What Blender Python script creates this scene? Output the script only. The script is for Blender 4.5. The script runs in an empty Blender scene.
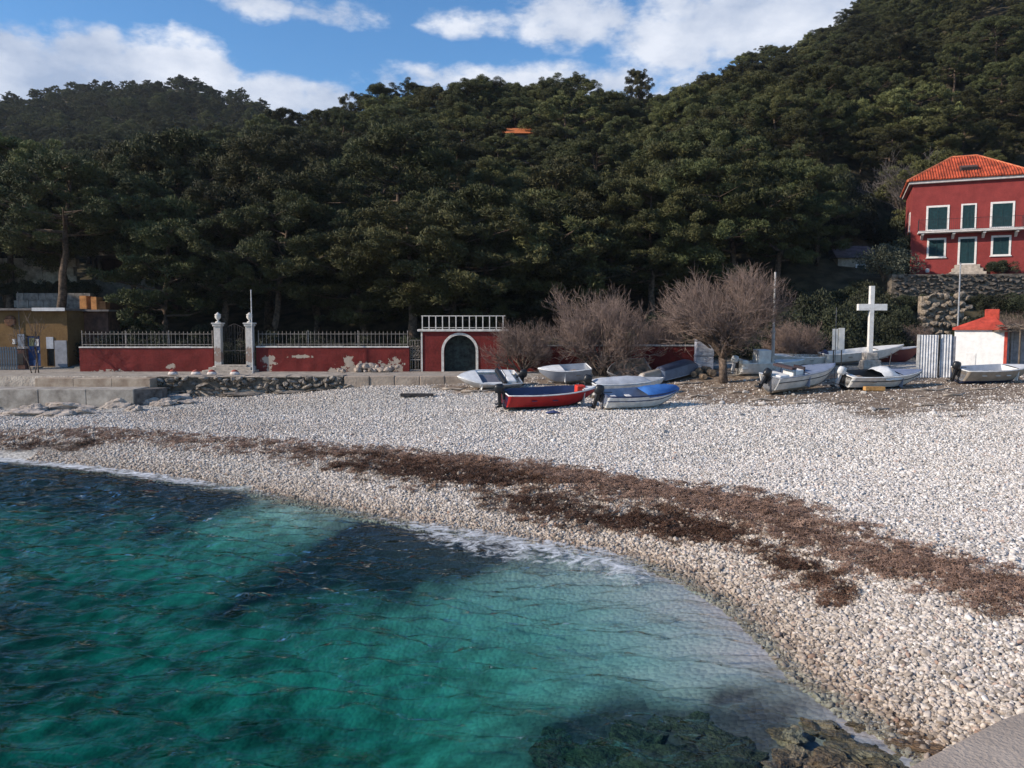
import bpy, bmesh, math, random
import numpy as np
from mathutils import Vector, Matrix, Euler
R = math.radians
rnd = random.Random(7)
scene = bpy.context.scene
col = scene.collection

# ------------------------------------------------------------------ camera
F = 780.0; CAMZ = 5.0; HOR = 325.0
PITCH = math.atan((384 - HOR) / F)
cam = bpy.data.cameras.new('camera'); cam_o = bpy.data.objects.new('camera', cam); col.objects.link(cam_o)
cam.sensor_width = 36.0; cam.lens = 36.0 * F / 1024.0; cam.clip_start = 0.1; cam.clip_end = 5000
cam_o.location = (0, 0, CAMZ); cam_o.rotation_euler = (R(90) - PITCH, 0, 0)
scene.camera = cam_o

# ------------------------------------------------------------------ light, sky, exposure
SUN = Vector((-0.88, -0.25, 0.47)).normalized()
SUN_EL = math.asin(SUN.z); SUN_AZ = math.atan2(SUN.x, SUN.y)
sun = bpy.data.lights.new('sun', 'SUN'); sun.energy = 5.0; sun.angle = R(0.53); sun.color = (1.0, 0.88, 0.74)
sun_o = bpy.data.objects.new('sun', sun); col.objects.link(sun_o)
sun_o.rotation_euler = (-SUN).to_track_quat('-Z', 'Y').to_euler(); sun_o.location = (-60, -25, 60)
scene.view_settings.view_transform = 'Standard'
scene.view_settings.look = 'None'
scene.view_settings.exposure = 0.2
scene.view_settings.gamma = 1.0
scene.cycles.max_bounces = 6; scene.cycles.diffuse_bounces = 2; scene.cycles.glossy_bounces = 2
scene.cycles.transparent_max_bounces = 12; scene.cycles.volume_bounces = 0; scene.cycles.transmission_bounces = 3
scene.cycles.caustics_reflective = False; scene.cycles.caustics_refractive = False
scene.cycles.use_denoising = True

HAZE = .00013
def world():
    w = bpy.data.worlds.new('World'); scene.world = w; w.use_nodes = True
    nt = w.node_tree; nt.nodes.clear(); N = nt.nodes; L = nt.links
    def M(op, a, b=None, c=None):
        n = N.new('ShaderNodeMath'); n.operation = op
        for i, v in enumerate((a, b, c)):
            if v is None: continue
            if isinstance(v, (int, float)): n.inputs[i].default_value = v
            else: L.new(v, n.inputs[i])
        return n.outputs[0]
    sky = N.new('ShaderNodeTexSky'); sky.sky_type = 'NISHITA'; sky.sun_disc = False
    sky.sun_elevation = SUN_EL; sky.sun_rotation = SUN_AZ
    sky.altitude = 300; sky.air_density = 1.0; sky.dust_density = 0.15; sky.ozone_density = 3.5
    hs = N.new('ShaderNodeHueSaturation'); hs.inputs['Saturation'].default_value = 1.2; hs.inputs['Value'].default_value = 1.35
    L.new(sky.outputs[0], hs.inputs['Color'])
    tc = N.new('ShaderNodeTexCoord'); sep = N.new('ShaderNodeSeparateXYZ'); L.new(tc.outputs['Generated'], sep.inputs[0])
    az = M('ARCTAN2', sep.outputs[0], sep.outputs[1]); el = M('ARCSINE', sep.outputs[2])
    def noise(scale, detail, rough=0.55, vec=None, dist=0.0):
        n = N.new('ShaderNodeTexNoise'); n.inputs['Scale'].default_value = scale; n.inputs['Detail'].default_value = detail
        n.inputs['Roughness'].default_value = rough; n.inputs['Distortion'].default_value = dist
        L.new(vec if vec is not None else tc.outputs['Generated'], n.inputs['Vector']); return n
    mp = N.new('ShaderNodeMapping'); mp.inputs['Scale'].default_value = (1, 1, 1.9); L.new(tc.outputs['Generated'], mp.inputs[0])
    n1 = noise(7.0, 9, 0.58, mp.outputs[0]); n2 = noise(22.0, 6, 0.6, mp.outputs[0])
    # cloud banks: azimuth, elevation (degrees), half sizes, strength
    banks = [(-33, 14.6, 12, 3.8, 1.1), (-23.5, 15.0, 7, 3.8, 1.15), (-27.5, 16.3, 4, 2.4, 1.0), (-17, 14.6, 5, 2.6, 1.0), (-13.0, 14.6, 4.0, 2.2, .95),
             (-17.5, 21.0, 3.5, 1.6, .62), (-12.5, 20.6, 4.5, 1.0, .5), (-3.0, 20.4, 4.0, 1.2, .55), (5.0, 20.8, 6.0, 2.4, .72),
             (17, 20.0, 14, 4.2, .78), (3, 16.4, 17, 1.9, .66), (-25.5, 22.2, 4.0, 1.0, .75), (-35, 22.0, 3.0, 0.9, .7), (26, 17, 14, 5, .6), (11, 14.8, 10, 2.6, .6),
             (-62, 20, 24, 6, .9), (60, 24, 22, 6, .8), (-40, 34, 20, 4, .7), (15, 38, 22, 5, .8), (110, 25, 30, 8, .8), (-120, 22, 30, 7, .8), (178, 26, 26, 7, .8)]
    cur = None
    for a, e, ra, re, s in banks:
        dx = M('MULTIPLY', M('SUBTRACT', az, R(a)), 1 / R(ra)); dy = M('MULTIPLY', M('SUBTRACT', el, R(e)), 1 / R(re))
        q = M('MULTIPLY', M('SUBTRACT', 1.0, M('ADD', M('MULTIPLY', dx, dx), M('MULTIPLY', dy, dy))), s)
        cur = q if cur is None else M('MAXIMUM', cur, q)
    cur = M('MAXIMUM', cur, -0.6)
    m = M('ADD', cur, M('MULTIPLY', M('SUBTRACT', n1.outputs['Fac'], 0.5), 1.7))
    m = M('ADD', m, M('MULTIPLY', M('SUBTRACT', n2.outputs['Fac'], 0.5), 1.3))
    mr = N.new('ShaderNodeMapRange'); mr.interpolation_type = 'SMOOTHSTEP'; L.new(m, mr.inputs[0])
    mr.inputs[1].default_value = 0.15; mr.inputs[2].default_value = 0.72
    # cloud colour: whiter in the thick tops, blue grey in thin parts
    cr = N.new('ShaderNodeValToRGB'); L.new(n1.outputs['Fac'], cr.inputs[0])
    cr.color_ramp.elements[0].position = 0.36; cr.color_ramp.elements[0].color = (0.33, 0.40, 0.54, 1)
    cr.color_ramp.elements[1].position = 0.66; cr.color_ramp.elements[1].color = (0.72, 0.75, 0.82, 1)
    bg = N.new('ShaderNodeBackground'); bg.inputs[1].default_value = 0.115; L.new(hs.outputs[0], bg.inputs[0])
    bc = N.new('ShaderNodeBackground'); bc.inputs[1].default_value = 1.08; L.new(cr.outputs[0], bc.inputs[0])
    mix = N.new('ShaderNodeMixShader'); L.new(M('MULTIPLY', mr.outputs[0], 0.93), mix.inputs[0]); L.new(bg.outputs[0], mix.inputs[1]); L.new(bc.outputs[0], mix.inputs[2])
    out = N.new('ShaderNodeOutputWorld'); L.new(mix.outputs[0], out.inputs[0])
world()

# ------------------------------------------------------------------ geometry of the place
_c, _s = math.cos(PITCH), math.sin(PITCH)
def ray(px, py):
    u = (px - 512) / F; v = (384 - py) / F
    return np.array((u, _c + v * _s, -_s + v * _c))
def at(px, py, Y):
    d = ray(px, py); t = Y / d[1]
    return Vector((d[0] * t, Y, CAMZ + d[2] * t))
def onz(px, py, z):
    d = ray(px, py); t = (z - CAMZ) / d[2]
    return np.array((d[0] * t, d[1] * t))

SHORE_PX = [(0, 458), (60, 463), (130, 470), (200, 480), (260, 489), (320, 501), (380, 513), (440, 524), (520, 536), (600, 547), (650, 557), (700, 577), (750, 606),
            (790, 641), (825, 676), (865, 703), (910, 727)]
shore = [(-160., -10.), (-110., 20.), (-70., 33.), (-45., 36.), (-30., 33.2)] + [tuple(onz(x, y, 0.0)) for x, y in SHORE_PX] + [(5.2, 8.2), (5.0, 4.0), (4.2, -2.), (4.0, -30.), (8., -220.)]
SEA = np.array(shore + [(-400., -220.), (-400., -10.)])
SH = np.array(shore)

def seg_dist(X, Y, P, closed=False):
    d = np.full(X.shape, 1e9)
    n = len(P)
    for i in range(n if closed else n - 1):
        a = P[i]; b = P[(i + 1) % n]; ab = b - a; L2 = float(ab @ ab) + 1e-12
        t = np.clip(((X - a[0]) * ab[0] + (Y - a[1]) * ab[1]) / L2, 0, 1)
        d = np.minimum(d, np.hypot(X - a[0] - t * ab[0], Y - a[1] - t * ab[1]))
    return d
def inside(X, Y, P):
    r = np.zeros(X.shape, bool); n = len(P)
    for i in range(n):
        x1, y1 = P[i]; x2, y2 = P[(i + 1) % n]
        if y1 == y2: continue
        c = ((y1 > Y) != (y2 > Y)) & (X < (x2 - x1) * (Y - y1) / (y2 - y1) + x1)
        r ^= c
    return r
def sdist(X, Y):
    d = seg_dist(X, Y, SH); return np.where(inside(X, Y, SEA), -d, d)
def sstep(a, b, x):
    t = np.clip((x - a) / (b - a), 0, 1); return t * t * (3 - 2 * t)

# cheap value noise
_rng = np.random.RandomState(3); _T = _rng.rand(256, 256)
def vnoise(x, y):
    xi = np.floor(x).astype(int); yi = np.floor(y).astype(int); fx = x - xi; fy = y - yi
    fx = fx * fx * (3 - 2 * fx); fy = fy * fy * (3 - 2 * fy)
    a = _T[xi % 256, yi % 256]; b = _T[(xi + 1) % 256, yi % 256]; c = _T[xi % 256, (yi + 1) % 256]; d = _T[(xi + 1) % 256, (yi + 1) % 256]
    return (a * (1 - fx) + b * fx) * (1 - fy) + (c * (1 - fx) + d * fx) * fy
def fbm(x, y, o=4):
    s = 0; a = 0.5; t = 0
    for i in range(o):
        s = s + a * vnoise(x * 2 ** i + 17.3 * i, y * 2 ** i + 9.1 * i); t += a; a *= 0.5
    return s / t

PROF_D = [-400, -60, -25, -12, -6, -2.5, 0, 2.2, 3.4, 5, 9, 15, 20, 26, 33, 60]
PROF_Z = [-10, -7, -5.2, -3.6, -2.1, -.85, 0, .50, .68, .70, .74, 1.25, 1.45, 1.75, 2.0, 2.2]
QY = 42.5   # front edge of the quay
# hill profiles: (t = X/Y, [(Y, z), ...])
HILL = [(-3.0, [(50, 2.2), (64, 6), (90, 16), (150, 34), (200, 46), (330, 84), (420, 90), (800, 60)]),
        (-.66, [(50, 2.2), (60, 4.2), (66, 6), (90, 13), (150, 31), (200, 45), (330, 95), (420, 90), (800, 60)]),
        (-.425, [(50, 2.2), (60, 3.6), (90, 13), (150, 33), (200, 46), (330, 102), (420, 94), (800, 60)]),
        (-.33, [(50, 2.2), (60, 3.2), (90, 14), (140, 34), (200, 46), (330, 93), (420, 84), (800, 60)]),
        (-.24, [(50, 2.2), (60, 3.2), (90, 16), (130, 33.5), (200, 40), (330, 58), (420, 58), (800, 50)]),
        (-.144, [(50, 2.2), (60, 3.2), (90, 18), (120, 32), (160, 34), (330, 50), (800, 40)]),
        (0.0, [(50, 2.2), (60, 3.2), (90, 19), (112, 30), (125, 34), (160, 37), (330, 45), (800, 40)]),
        (.07, [(50, 2.2), (60, 3.4), (90, 18), (112, 28), (135, 36.5), (170, 39), (330, 50), (800, 40)]),
        (.16, [(50, 2.2), (60, 3.8), (90, 20), (150, 42), (200, 47), (330, 58), (800, 50)]),
        (.24, [(50, 2.7), (60, 4.5), (90, 22), (170, 52), (220, 61), (330, 72), (800, 60)]),
        (.32, [(50, 2.7), (60, 5.5), (90, 24), (185, 62), (240, 75), (330, 88), (800, 80)]),
        (.395, [(50, 2.7), (60, 6.5), (90, 24), (200, 73), (260, 92), (400, 118), (800, 100)]),
        (.50, [(50, 2.7), (54, 3.3), (58, 6.5), (62, 8.9), (74, 10.5), (90, 22), (210, 100), (300, 140), (800, 110)]),
        (.66, [(50, 2.7), (54, 3.3), (58, 6.5), (62, 8.9), (74, 10.5), (90, 24), (230, 128), (300, 155), (800, 120)]),
        (3.0, [(50, 2.1), (58, 6), (74, 12), (90, 24), (230, 120), (300, 150), (800, 120)])]
def hill_z(X, Y):
    t = X / np.maximum(Y, 1.0); ts = [h[0] for h in HILL]
    zs = np.stack([np.interp(Y, [p[0] for p in h[1]], [p[1] for p in h[1]]) for h in HILL])
    i = np.clip(np.searchsorted(ts, t) - 1, 0, len(ts) - 2)
    ta = np.array(ts); f = np.clip((t - ta[i]) / (ta[i + 1] - ta[i]), 0, 1); f = f * f * (3 - 2 * f)
    za = np.take_along_axis(zs, i[None], 0)[0]; zb = np.take_along_axis(zs, (i + 1)[None], 0)[0]
    return za * (1 - f) + zb * f
def height(X, Y):
    X = np.asarray(X, float); Y = np.asarray(Y, float)
    sd = sdist(X, Y)
    z = np.interp(sd, PROF_D, PROF_Z); z = np.where(z < 0, z * np.interp(X, [-4, 3.5], [1, .62]), z)
    z = z + (fbm(X * .45 + 3, Y * .45) - .5) * .16 * sstep(.4, 3, np.abs(sd)) + (fbm(X * .13, Y * .13 + 50) - .5) * .5 * sstep(-3, -9, sd)
    z = z + .38 * sstep(36.5, 42.4, Y) * sstep(-13, -6, X) * (1 - sstep(1, 6, X)) * (Y < 50)
    hw = np.interp(X, [-3.2, 4.0], [0.10, 3.2])
    w = np.clip((Y - (QY + hw * .9) + hw) / (2 * hw), 0, 1); w = w * w * (3 - 2 * w)
    w = w * sstep(0, 2, sd)
    z = z * (1 - w) + (2.2 + .5 * sstep(9, 15, X)) * w
    hz = hill_z(X, Y) + (fbm(X * .06, Y * .06) - .5) * 5.0 * sstep(75, 120, Y)
    return np.where(Y > 50, hz, z)
def hz1(x, y): return float(height(np.array([x]), np.array([y]))[0])
def G(px, py, ymax=70.):
    d = ray(px, py); ts = np.arange(5, ymax, .02) / d[1]
    X = d[0] * ts; Y = d[1] * ts; Z = CAMZ + d[2] * ts
    k = np.nonzero(Z <= height(X, Y))[0]
    k = k[0] if len(k) else len(ts) - 1
    return Vector((X[k], Y[k], float(height(X[k:k + 1], Y[k:k + 1])[0])))

# ------------------------------------------------------------------ materials
MATS = {}
def mat(name, color, rough=.8, var=.18, scale=6.0, bump=0.0, bscale=None, metal=0.0, color2=None, spec=.3, per_obj=0.0, detail=5):
    if name in MATS: return MATS[name]
    m = bpy.data.materials.new(name); m.use_nodes = True; nt = m.node_tree; N = nt.nodes; L = nt.links
    b = N['Principled BSDF']; b.inputs['Roughness'].default_value = rough; b.inputs['Metallic'].default_value = metal
    b.inputs['Specular IOR Level'].default_value = spec
    tc = N.new('ShaderNodeTexCoord')
    n = N.new('ShaderNodeTexNoise'); n.inputs['Scale'].default_value = scale; n.inputs['Detail'].default_value = detail; n.inputs['Roughness'].default_value = .62
    L.new(tc.outputs['Object'], n.inputs['Vector'])
    c2 = color2 or tuple(max(0, c * (1 - 2.2 * var)) for c in color)
    c1 = color if color2 else tuple(min(1, c * (1 + var)) for c in color)
    r = N.new('ShaderNodeValToRGB'); L.new(n.outputs['Fac'], r.inputs[0])
    r.color_ramp.elements[0].position = .32; r.color_ramp.elements[0].color = (*c2, 1)
    r.color_ramp.elements[1].position = .66; r.color_ramp.elements[1].color = (*c1, 1)
    out = r.outputs[0]
    if per_obj:
        oi = N.new('ShaderNodeObjectInfo'); h = N.new('ShaderNodeHueSaturation')
        mr = N.new('ShaderNodeMapRange'); L.new(oi.outputs['Random'], mr.inputs[0]); mr.inputs[3].default_value = 1 - per_obj; mr.inputs[4].default_value = 1 + per_obj
        L.new(mr.outputs[0], h.inputs['Value']); L.new(out, h.inputs['Color']); out = h.outputs[0]
    L.new(out, b.inputs['Base Color'])
    if bump:
        n2 = N.new('ShaderNodeTexNoise'); n2.inputs['Scale'].default_value = bscale or scale * 3; n2.inputs['Detail'].default_value = 6
        L.new(tc.outputs['Object'], n2.inputs['Vector'])
        bp = N.new('ShaderNodeBump'); bp.inputs['Strength'].default_value = 1.0; bp.inputs['Distance'].default_value = bump
        L.new(n2.outputs['Fac'], bp.inputs['Height']); L.new(bp.outputs[0], b.inputs['Normal'])
    MATS[name] = m; return m

def plaster_mat(name, color, bare, patches=(), stain=.5):
    """painted plaster with flaked off places: patches = (x, z, rx, rz) in the wall's own coordinates"""
    m = bpy.data.materials.new(name); m.use_nodes = True; nt = m.node_tree; N = nt.nodes; L = nt.links
    b = N['Principled BSDF']; b.inputs['Roughness'].default_value = .9; b.inputs['Specular IOR Level'].default_value = .2
    tc = N.new('ShaderNodeTexCoord'); sep = N.new('ShaderNodeSeparateXYZ'); L.new(tc.outputs['Object'], sep.inputs[0])
    def MM(op, a, b_=None):
        n = N.new('ShaderNodeMath'); n.operation = op
        for i, v in enumerate((a, b_)):
            if v is None: continue
            if isinstance(v, (int, float)): n.inputs[i].default_value = v
            else: L.new(v, n.inputs[i])
        return n.outputs[0]
    def NZ(s, d=6):
        n = N.new('ShaderNodeTexNoise'); n.inputs['Scale'].default_value = s; n.inputs['Detail'].default_value = d; n.inputs['Roughness'].default_value = .65
        L.new(tc.outputs['Object'], n.inputs['Vector']); return n.outputs['Fac']
    n1 = NZ(1.1); n2 = NZ(2.6, 7); n3 = NZ(9)
    r = N.new('ShaderNodeValToRGB'); L.new(MM('ADD', MM('MULTIPLY', n1, .6), MM('MULTIPLY', n3, .4)), r.inputs[0])
    r.color_ramp.elements[0].position = .36; r.color_ramp.elements[0].color = (*[c * (1 - stain) for c in color], 1)
    r.color_ramp.elements[1].position = .62; r.color_ramp.elements[1].color = (*[min(1, c * 1.12) for c in color], 1)
    msk = -2.0; cur = None
    for x, z, rx, rz in patches:
        dx = MM('MULTIPLY', MM('SUBTRACT', sep.outputs[0], x), 1 / rx); dz = MM('MULTIPLY', MM('SUBTRACT', sep.outputs[2], z), 1 / rz)
        q = MM('SUBTRACT', 1.0, MM('ADD', MM('MULTIPLY', dx, dx), MM('MULTIPLY', dz, dz)))
        cur = q if cur is None else MM('MAXIMUM', cur, q)
    k = MM('MULTIPLY', MM('SUBTRACT', n2, .5), 6.0)
    cur = MM('ADD', MM('MAXIMUM', cur, -.9), k) if cur is not None else MM('ADD', k, -.9)
    st = N.new('ShaderNodeMapRange'); L.new(cur, st.inputs[0]); st.inputs[1].default_value = .25; st.inputs[2].default_value = .42
    mx = N.new('ShaderNodeMix'); mx.data_type = 'RGBA'; L.new(st.outputs[0], mx.inputs[0]); L.new(r.outputs[0], mx.inputs[6]); mx.inputs[7].default_value = (*bare, 1)
    L.new(mx.outputs[2], b.inputs['Base Color'])
    bp = N.new('ShaderNodeBump'); bp.inputs['Distance'].default_value = .02; L.new(MM('SUBTRACT', MM('MULTIPLY', n3, .5), st.outputs[0]), bp.inputs['Height']); L.new(bp.outputs[0], b.inputs['Normal'])
    return m

# ------------------------------------------------------------------ mesh helpers
class MB:
    def __init__(s): s.v = []; s.f = []
    def add(s, vs, fs, M=None):
        o = len(s.v)
        s.v += [tuple(M @ Vector(v)) for v in vs] if M is not None else [tuple(v) for v in vs]
        s.f += [tuple(i + o for i in f) for f in fs]; return s
    def box(s, x0, x1, y0, y1, z0, z1, M=None):
        return s.add([(x0, y0, z0), (x1, y0, z0), (x1, y1, z0), (x0, y1, z0), (x0, y0, z1), (x1, y0, z1), (x1, y1, z1), (x0, y1, z1)],
                     [(0, 3, 2, 1), (4, 5, 6, 7), (0, 1, 5, 4), (1, 2, 6, 5), (2, 3, 7, 6), (3, 0, 4, 7)], M)
    def tube(s, pts, rad, n=6, caps=True):
        pts = [Vector(p) for p in pts]; k = len(pts); rs = rad if isinstance(rad, (list, tuple)) else [rad] * k
        o = len(s.v); up = Vector((0, 0, 1))
        for i, p in enumerate(pts):
            d = (pts[min(i + 1, k - 1)] - pts[max(i - 1, 0)]).normalized()
            a = d.cross(up); a = a.normalized() if a.length > .05 else d.cross(Vector((0, 1, 0))).normalized(); b = d.cross(a)
            for j in range(n):
                t = 2 * math.pi * j / n; s.v.append(tuple(p + (a * math.cos(t) + b * math.sin(t)) * rs[i]))
        for i in range(k - 1):
            for j in range(n):
                s.f.append((o + i * n + j, o + i * n + (j + 1) % n, o + (i + 1) * n + (j + 1) % n, o + (i + 1) * n + j))
        if caps: s.f.append(tuple(o + j for j in range(n - 1, -1, -1))); s.f.append(tuple(o + (k - 1) * n + j for j in range(n)))
        return s
    def lathe(s, prof, n=12, c=(0, 0, 0)):
        o = len(s.v)
        for r, z in prof:
            for j in range(n):
                t = 2 * math.pi * j / n; s.v.append((c[0] + r * math.cos(t), c[1] + r * math.sin(t), c[2] + z))
        for i in range(len(prof) - 1):
            for j in range(n): s.f.append((o + i * n + j, o + i * n + (j + 1) % n, o + (i + 1) * n + (j + 1) % n, o + (i + 1) * n + j))
        s.f.append(tuple(o + j for j in range(n - 1, -1, -1))); s.f.append(tuple(o + (len(prof) - 1) * n + j for j in range(n))); return s
    def prism(s, poly, z0, z1):
        n = len(poly); o = len(s.v)
        s.v += [(x, y, z0) for x, y in poly] + [(x, y, z1) for x, y in poly]
        s.f += [tuple(o + i for i in range(n - 1, -1, -1)), tuple(o + n + i for i in range(n))]
        s.f += [(o + i, o + (i + 1) % n, o + n + (i + 1) % n, o + n + i) for i in range(n)]; return s
    def mesh(s, name, m, smooth=False):
        me = bpy.data.meshes.new(name); me.from_pydata(s.v, [], s.f); me.update()
        if m: me.materials.append(m)
        if smooth: me.polygons.foreach_set('use_smooth', [True] * len(me.polygons))
        return me
    def build(s, name, m, parent=None, smooth=False, bevel=0, loc=None, rot=None, recalc=True):
        me = s.mesh(name, m, smooth)
        if recalc:
            bm = bmesh.new(); bm.from_mesh(me); bmesh.ops.recalc_face_normals(bm, faces=bm.faces); bm.to_mesh(me); bm.free()
        o = bpy.data.objects.new(name, me); col.objects.link(o)
        if parent: o.parent = parent
        if loc is not None: o.location = loc
        if rot is not None: o.rotation_euler = rot
        if bevel:
            b = o.modifiers.new('bevel', 'BEVEL'); b.width = bevel; b.segments = 2; b.limit_method = 'ANGLE'
        return o
def tag(o, label=None, cat=None, group=None, kind=None):
    if label: o['label'] = label
    if cat: o['category'] = cat
    if group: o['group'] = group
    if kind: o['kind'] = kind
    return o
def thing(name, label, cat, loc=(0, 0, 0), rotz=0.0, group=None, rot=None):
    o = bpy.data.objects.new(name, None); col.objects.link(o); o.location = loc
    o.rotation_euler = rot if rot is not None else (0, 0, rotz); o.empty_display_size = .3
    return tag(o, label, cat, group)
def inst(name, me, parent=None, loc=(0, 0, 0), rot=(0, 0, 0), sc=(1, 1, 1)):
    o = bpy.data.objects.new(name, me); col.objects.link(o)
    if parent: o.parent = parent
    o.location = loc; o.rotation_euler = rot; o.scale = sc; return o
def np_mesh(name, V, Q, m, smooth=False):
    me = bpy.data.meshes.new(name); V = np.asarray(V, np.float32); Q = np.asarray(Q, np.int32); k = Q.shape[1]
    me.vertices.add(len(V)); me.vertices.foreach_set('co', V.ravel())
    me.loops.add(Q.size); me.loops.foreach_set('vertex_index', Q.ravel())
    me.polygons.add(len(Q)); me.polygons.foreach_set('loop_start', np.arange(0, Q.size, k, dtype=np.int32)); me.polygons.foreach_set('loop_total', np.full(len(Q), k, np.int32))
    if smooth: me.polygons.foreach_set('use_smooth', np.ones(len(Q), bool))
    me.update(calc_edges=True)
    if m: me.materials.append(m)
    return me
def rock_mesh(name, seed, m, sub=2, flat=.7, rough=.35, angular=True):
    bm = bmesh.new(); bmesh.ops.create_icosphere(bm, subdivisions=sub, radius=1.0)
    rg = np.random.RandomState(seed); dirs = rg.randn(9, 3); dirs /= np.linalg.norm(dirs, axis=1)[:, None]; lim = rg.uniform(.55, .95, 9)
    for v in bm.verts:
        p = np.array(v.co)
        if angular:
            for d, l in zip(dirs, lim):
                q = p @ d
                if q > l: p = p - d * (q - l) * .9
        nse = sum(math.sin(p @ (dirs[i] * (3 + 2.2 * i)) + i) / (i + 1.5) for i in range(5)) + (.9 * sum(abs(math.sin(p @ (dirs[(i * 2 + 1) % 9] * (5 + 4.1 * i)) + 2.3 * i)) / (i + 1.6) for i in range(5)) - .9 if rough > .5 else 0)
        p = p * (1 + rough * .28 * nse); p[2] *= flat; v.co = p
    me = bpy.data.meshes.new(name); bm.to_mesh(me); bm.free(); me.materials.append(m); return me

# ------------------------------------------------------------------ terrain
def PXW(pts): return np.array([tuple(G(x, y))[:2] for x, y in pts])
def PZ(pts, z): return np.array([tuple(onz(x, y, z)) for x, y in pts])
def soft_poly(X, Y, P, soft):
    d = seg_dist(X, Y, P, True); d = np.where(inside(X, Y, P), d, -d); return np.clip(d / soft * .5 + .5, 0, 1)
WEED1 = PXW([(-60, 431), (0, 431), (150, 431), (250, 440), (350, 448), (450, 455), (550, 468), (650, 481), (740, 493), (800, 507), (830, 524), (900, 549), (1024, 579), (1150, 606),
             (1150, 642), (1024, 609), (950, 588), (880, 568), (800, 545), (720, 520), (640, 503), (560, 490), (480, 478), (400, 469), (300, 459), (200, 448), (100, 444), (0, 445), (-60, 445)])
WEED2 = PXW([(480, 488), (540, 494), (600, 504), (680, 515), (740, 530), (800, 560), (852, 592), (846, 600), (790, 572), (730, 546), (660, 533), (600, 527), (540, 517), (490, 503)])
WEED3 = PXW([(310, 452), (380, 458), (440, 464), (500, 474), (560, 490), (500, 489), (440, 484), (390, 478), (330, 466)])
WEED4 = PXW([(-40, 441), (40, 441), (90, 444), (80, 449), (0, 450), (-40, 450)])
SOIL = PXW([(520, 388), (600, 395), (690, 402), (760, 406), (830, 406), (890, 422), (950, 412), (1040, 396), (1150, 392), (1150, 374), (900, 372), (700, 372), (520, 378)])
SOILB = PXW([(420, 379), (520, 383), (540, 392), (470, 393), (425, 388)])
DARK1 = PZ([(-60, 470), (60, 474), (160, 482), (240, 490), (330, 505), (400, 518), (330, 522), (230, 527), (150, 530), (60, 520), (-60, 500)], -.8)
DARK2 = PZ([(250, 556), (330, 534), (410, 526), (470, 533), (540, 546), (625, 556), (590, 568), (500, 574), (400, 582), (310, 577), (230, 566)], -.5)
DARK3 = PZ([(80, 742), (160, 735), (200, 745), (250, 755), (200, 790), (60, 790)], -1.6)
DARK5 = PZ([(700, 690), (740, 684), (800, 692), (790, 706), (730, 712), (700, 704)], -.3)
DARK4 = PZ([(520, 700), (600, 705), (700, 730), (780, 715), (800, 760), (800, 800), (540, 800), (530, 750)], -.8)
DARKG = [PZ([(150, 590), (330, 600), (420, 625), (330, 640), (150, 640), (60, 615)], -1.8), PZ([(300, 660), (440, 668), (520, 690), (400, 700), (290, 690)], -1.6), PZ([(-40, 560), (60, 560), (110, 580), (60, 625), (-40, 640)], -2.), PZ([(-90, 480), (60, 500), (150, 540), (170, 600), (90, 680), (-60, 740), (-160, 600)], -2.4)]
def masks(X, Y):
    nz = fbm(X * 1.1, Y * 1.1) - .5; nf = fbm(X * 4.1 + 9, Y * 4.1) - .5
    amp = np.interp(X, [-20, -6, 0, 6], [.50, .78, 1.0, 1.0])
    w = soft_poly(X, Y, WEED1, .9) * amp
    w = np.clip(w + (nz * .7 + nf * .8) * np.clip(w * (1.0 - w) * 4, 0, 1), 0, 1)
    d = np.maximum.reduce([soft_poly(X, Y, WEED2, .5), soft_poly(X, Y, WEED3, .8) * .9, soft_poly(X, Y, WEED4, .6) * .9])
    d = np.clip(d * 1.2 + (nz * 1.6 + nf * 1.0) * (d > .02), 0, 1)
    so = np.maximum(soft_poly(X, Y, SOIL, 1.6), soft_poly(X, Y, SOILB, .8)); so = np.clip(so * 1.1 + (nz * 1.9 + nf) * (so > .02) * (so < .98) + (so > .9) * (nz + nf) * .5, 0, 1)
    sd = np.maximum.reduce([soft_poly(X, Y, DARK1, 1.6), soft_poly(X, Y, DARK2, 1.0), soft_poly(X, Y, DARK3, .7), soft_poly(X, Y, DARK4, .7), soft_poly(X, Y, DARK5, .35)])
    sg = np.maximum.reduce([soft_poly(X, Y, p, 1.8) for p in DARKG])
    nb = fbm(X * .55, Y * .9 + 4) - .5
    sg = np.clip(sg * .38 + nb * 1.3 * (sdist(X, Y) < -2.5) + .02, 0, .8)
    sd = np.clip(np.maximum(sd * 1.3 + (nz * 1.3) * (sd > .02), sg), 0, 1)
    return w, d, so, sd

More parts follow.
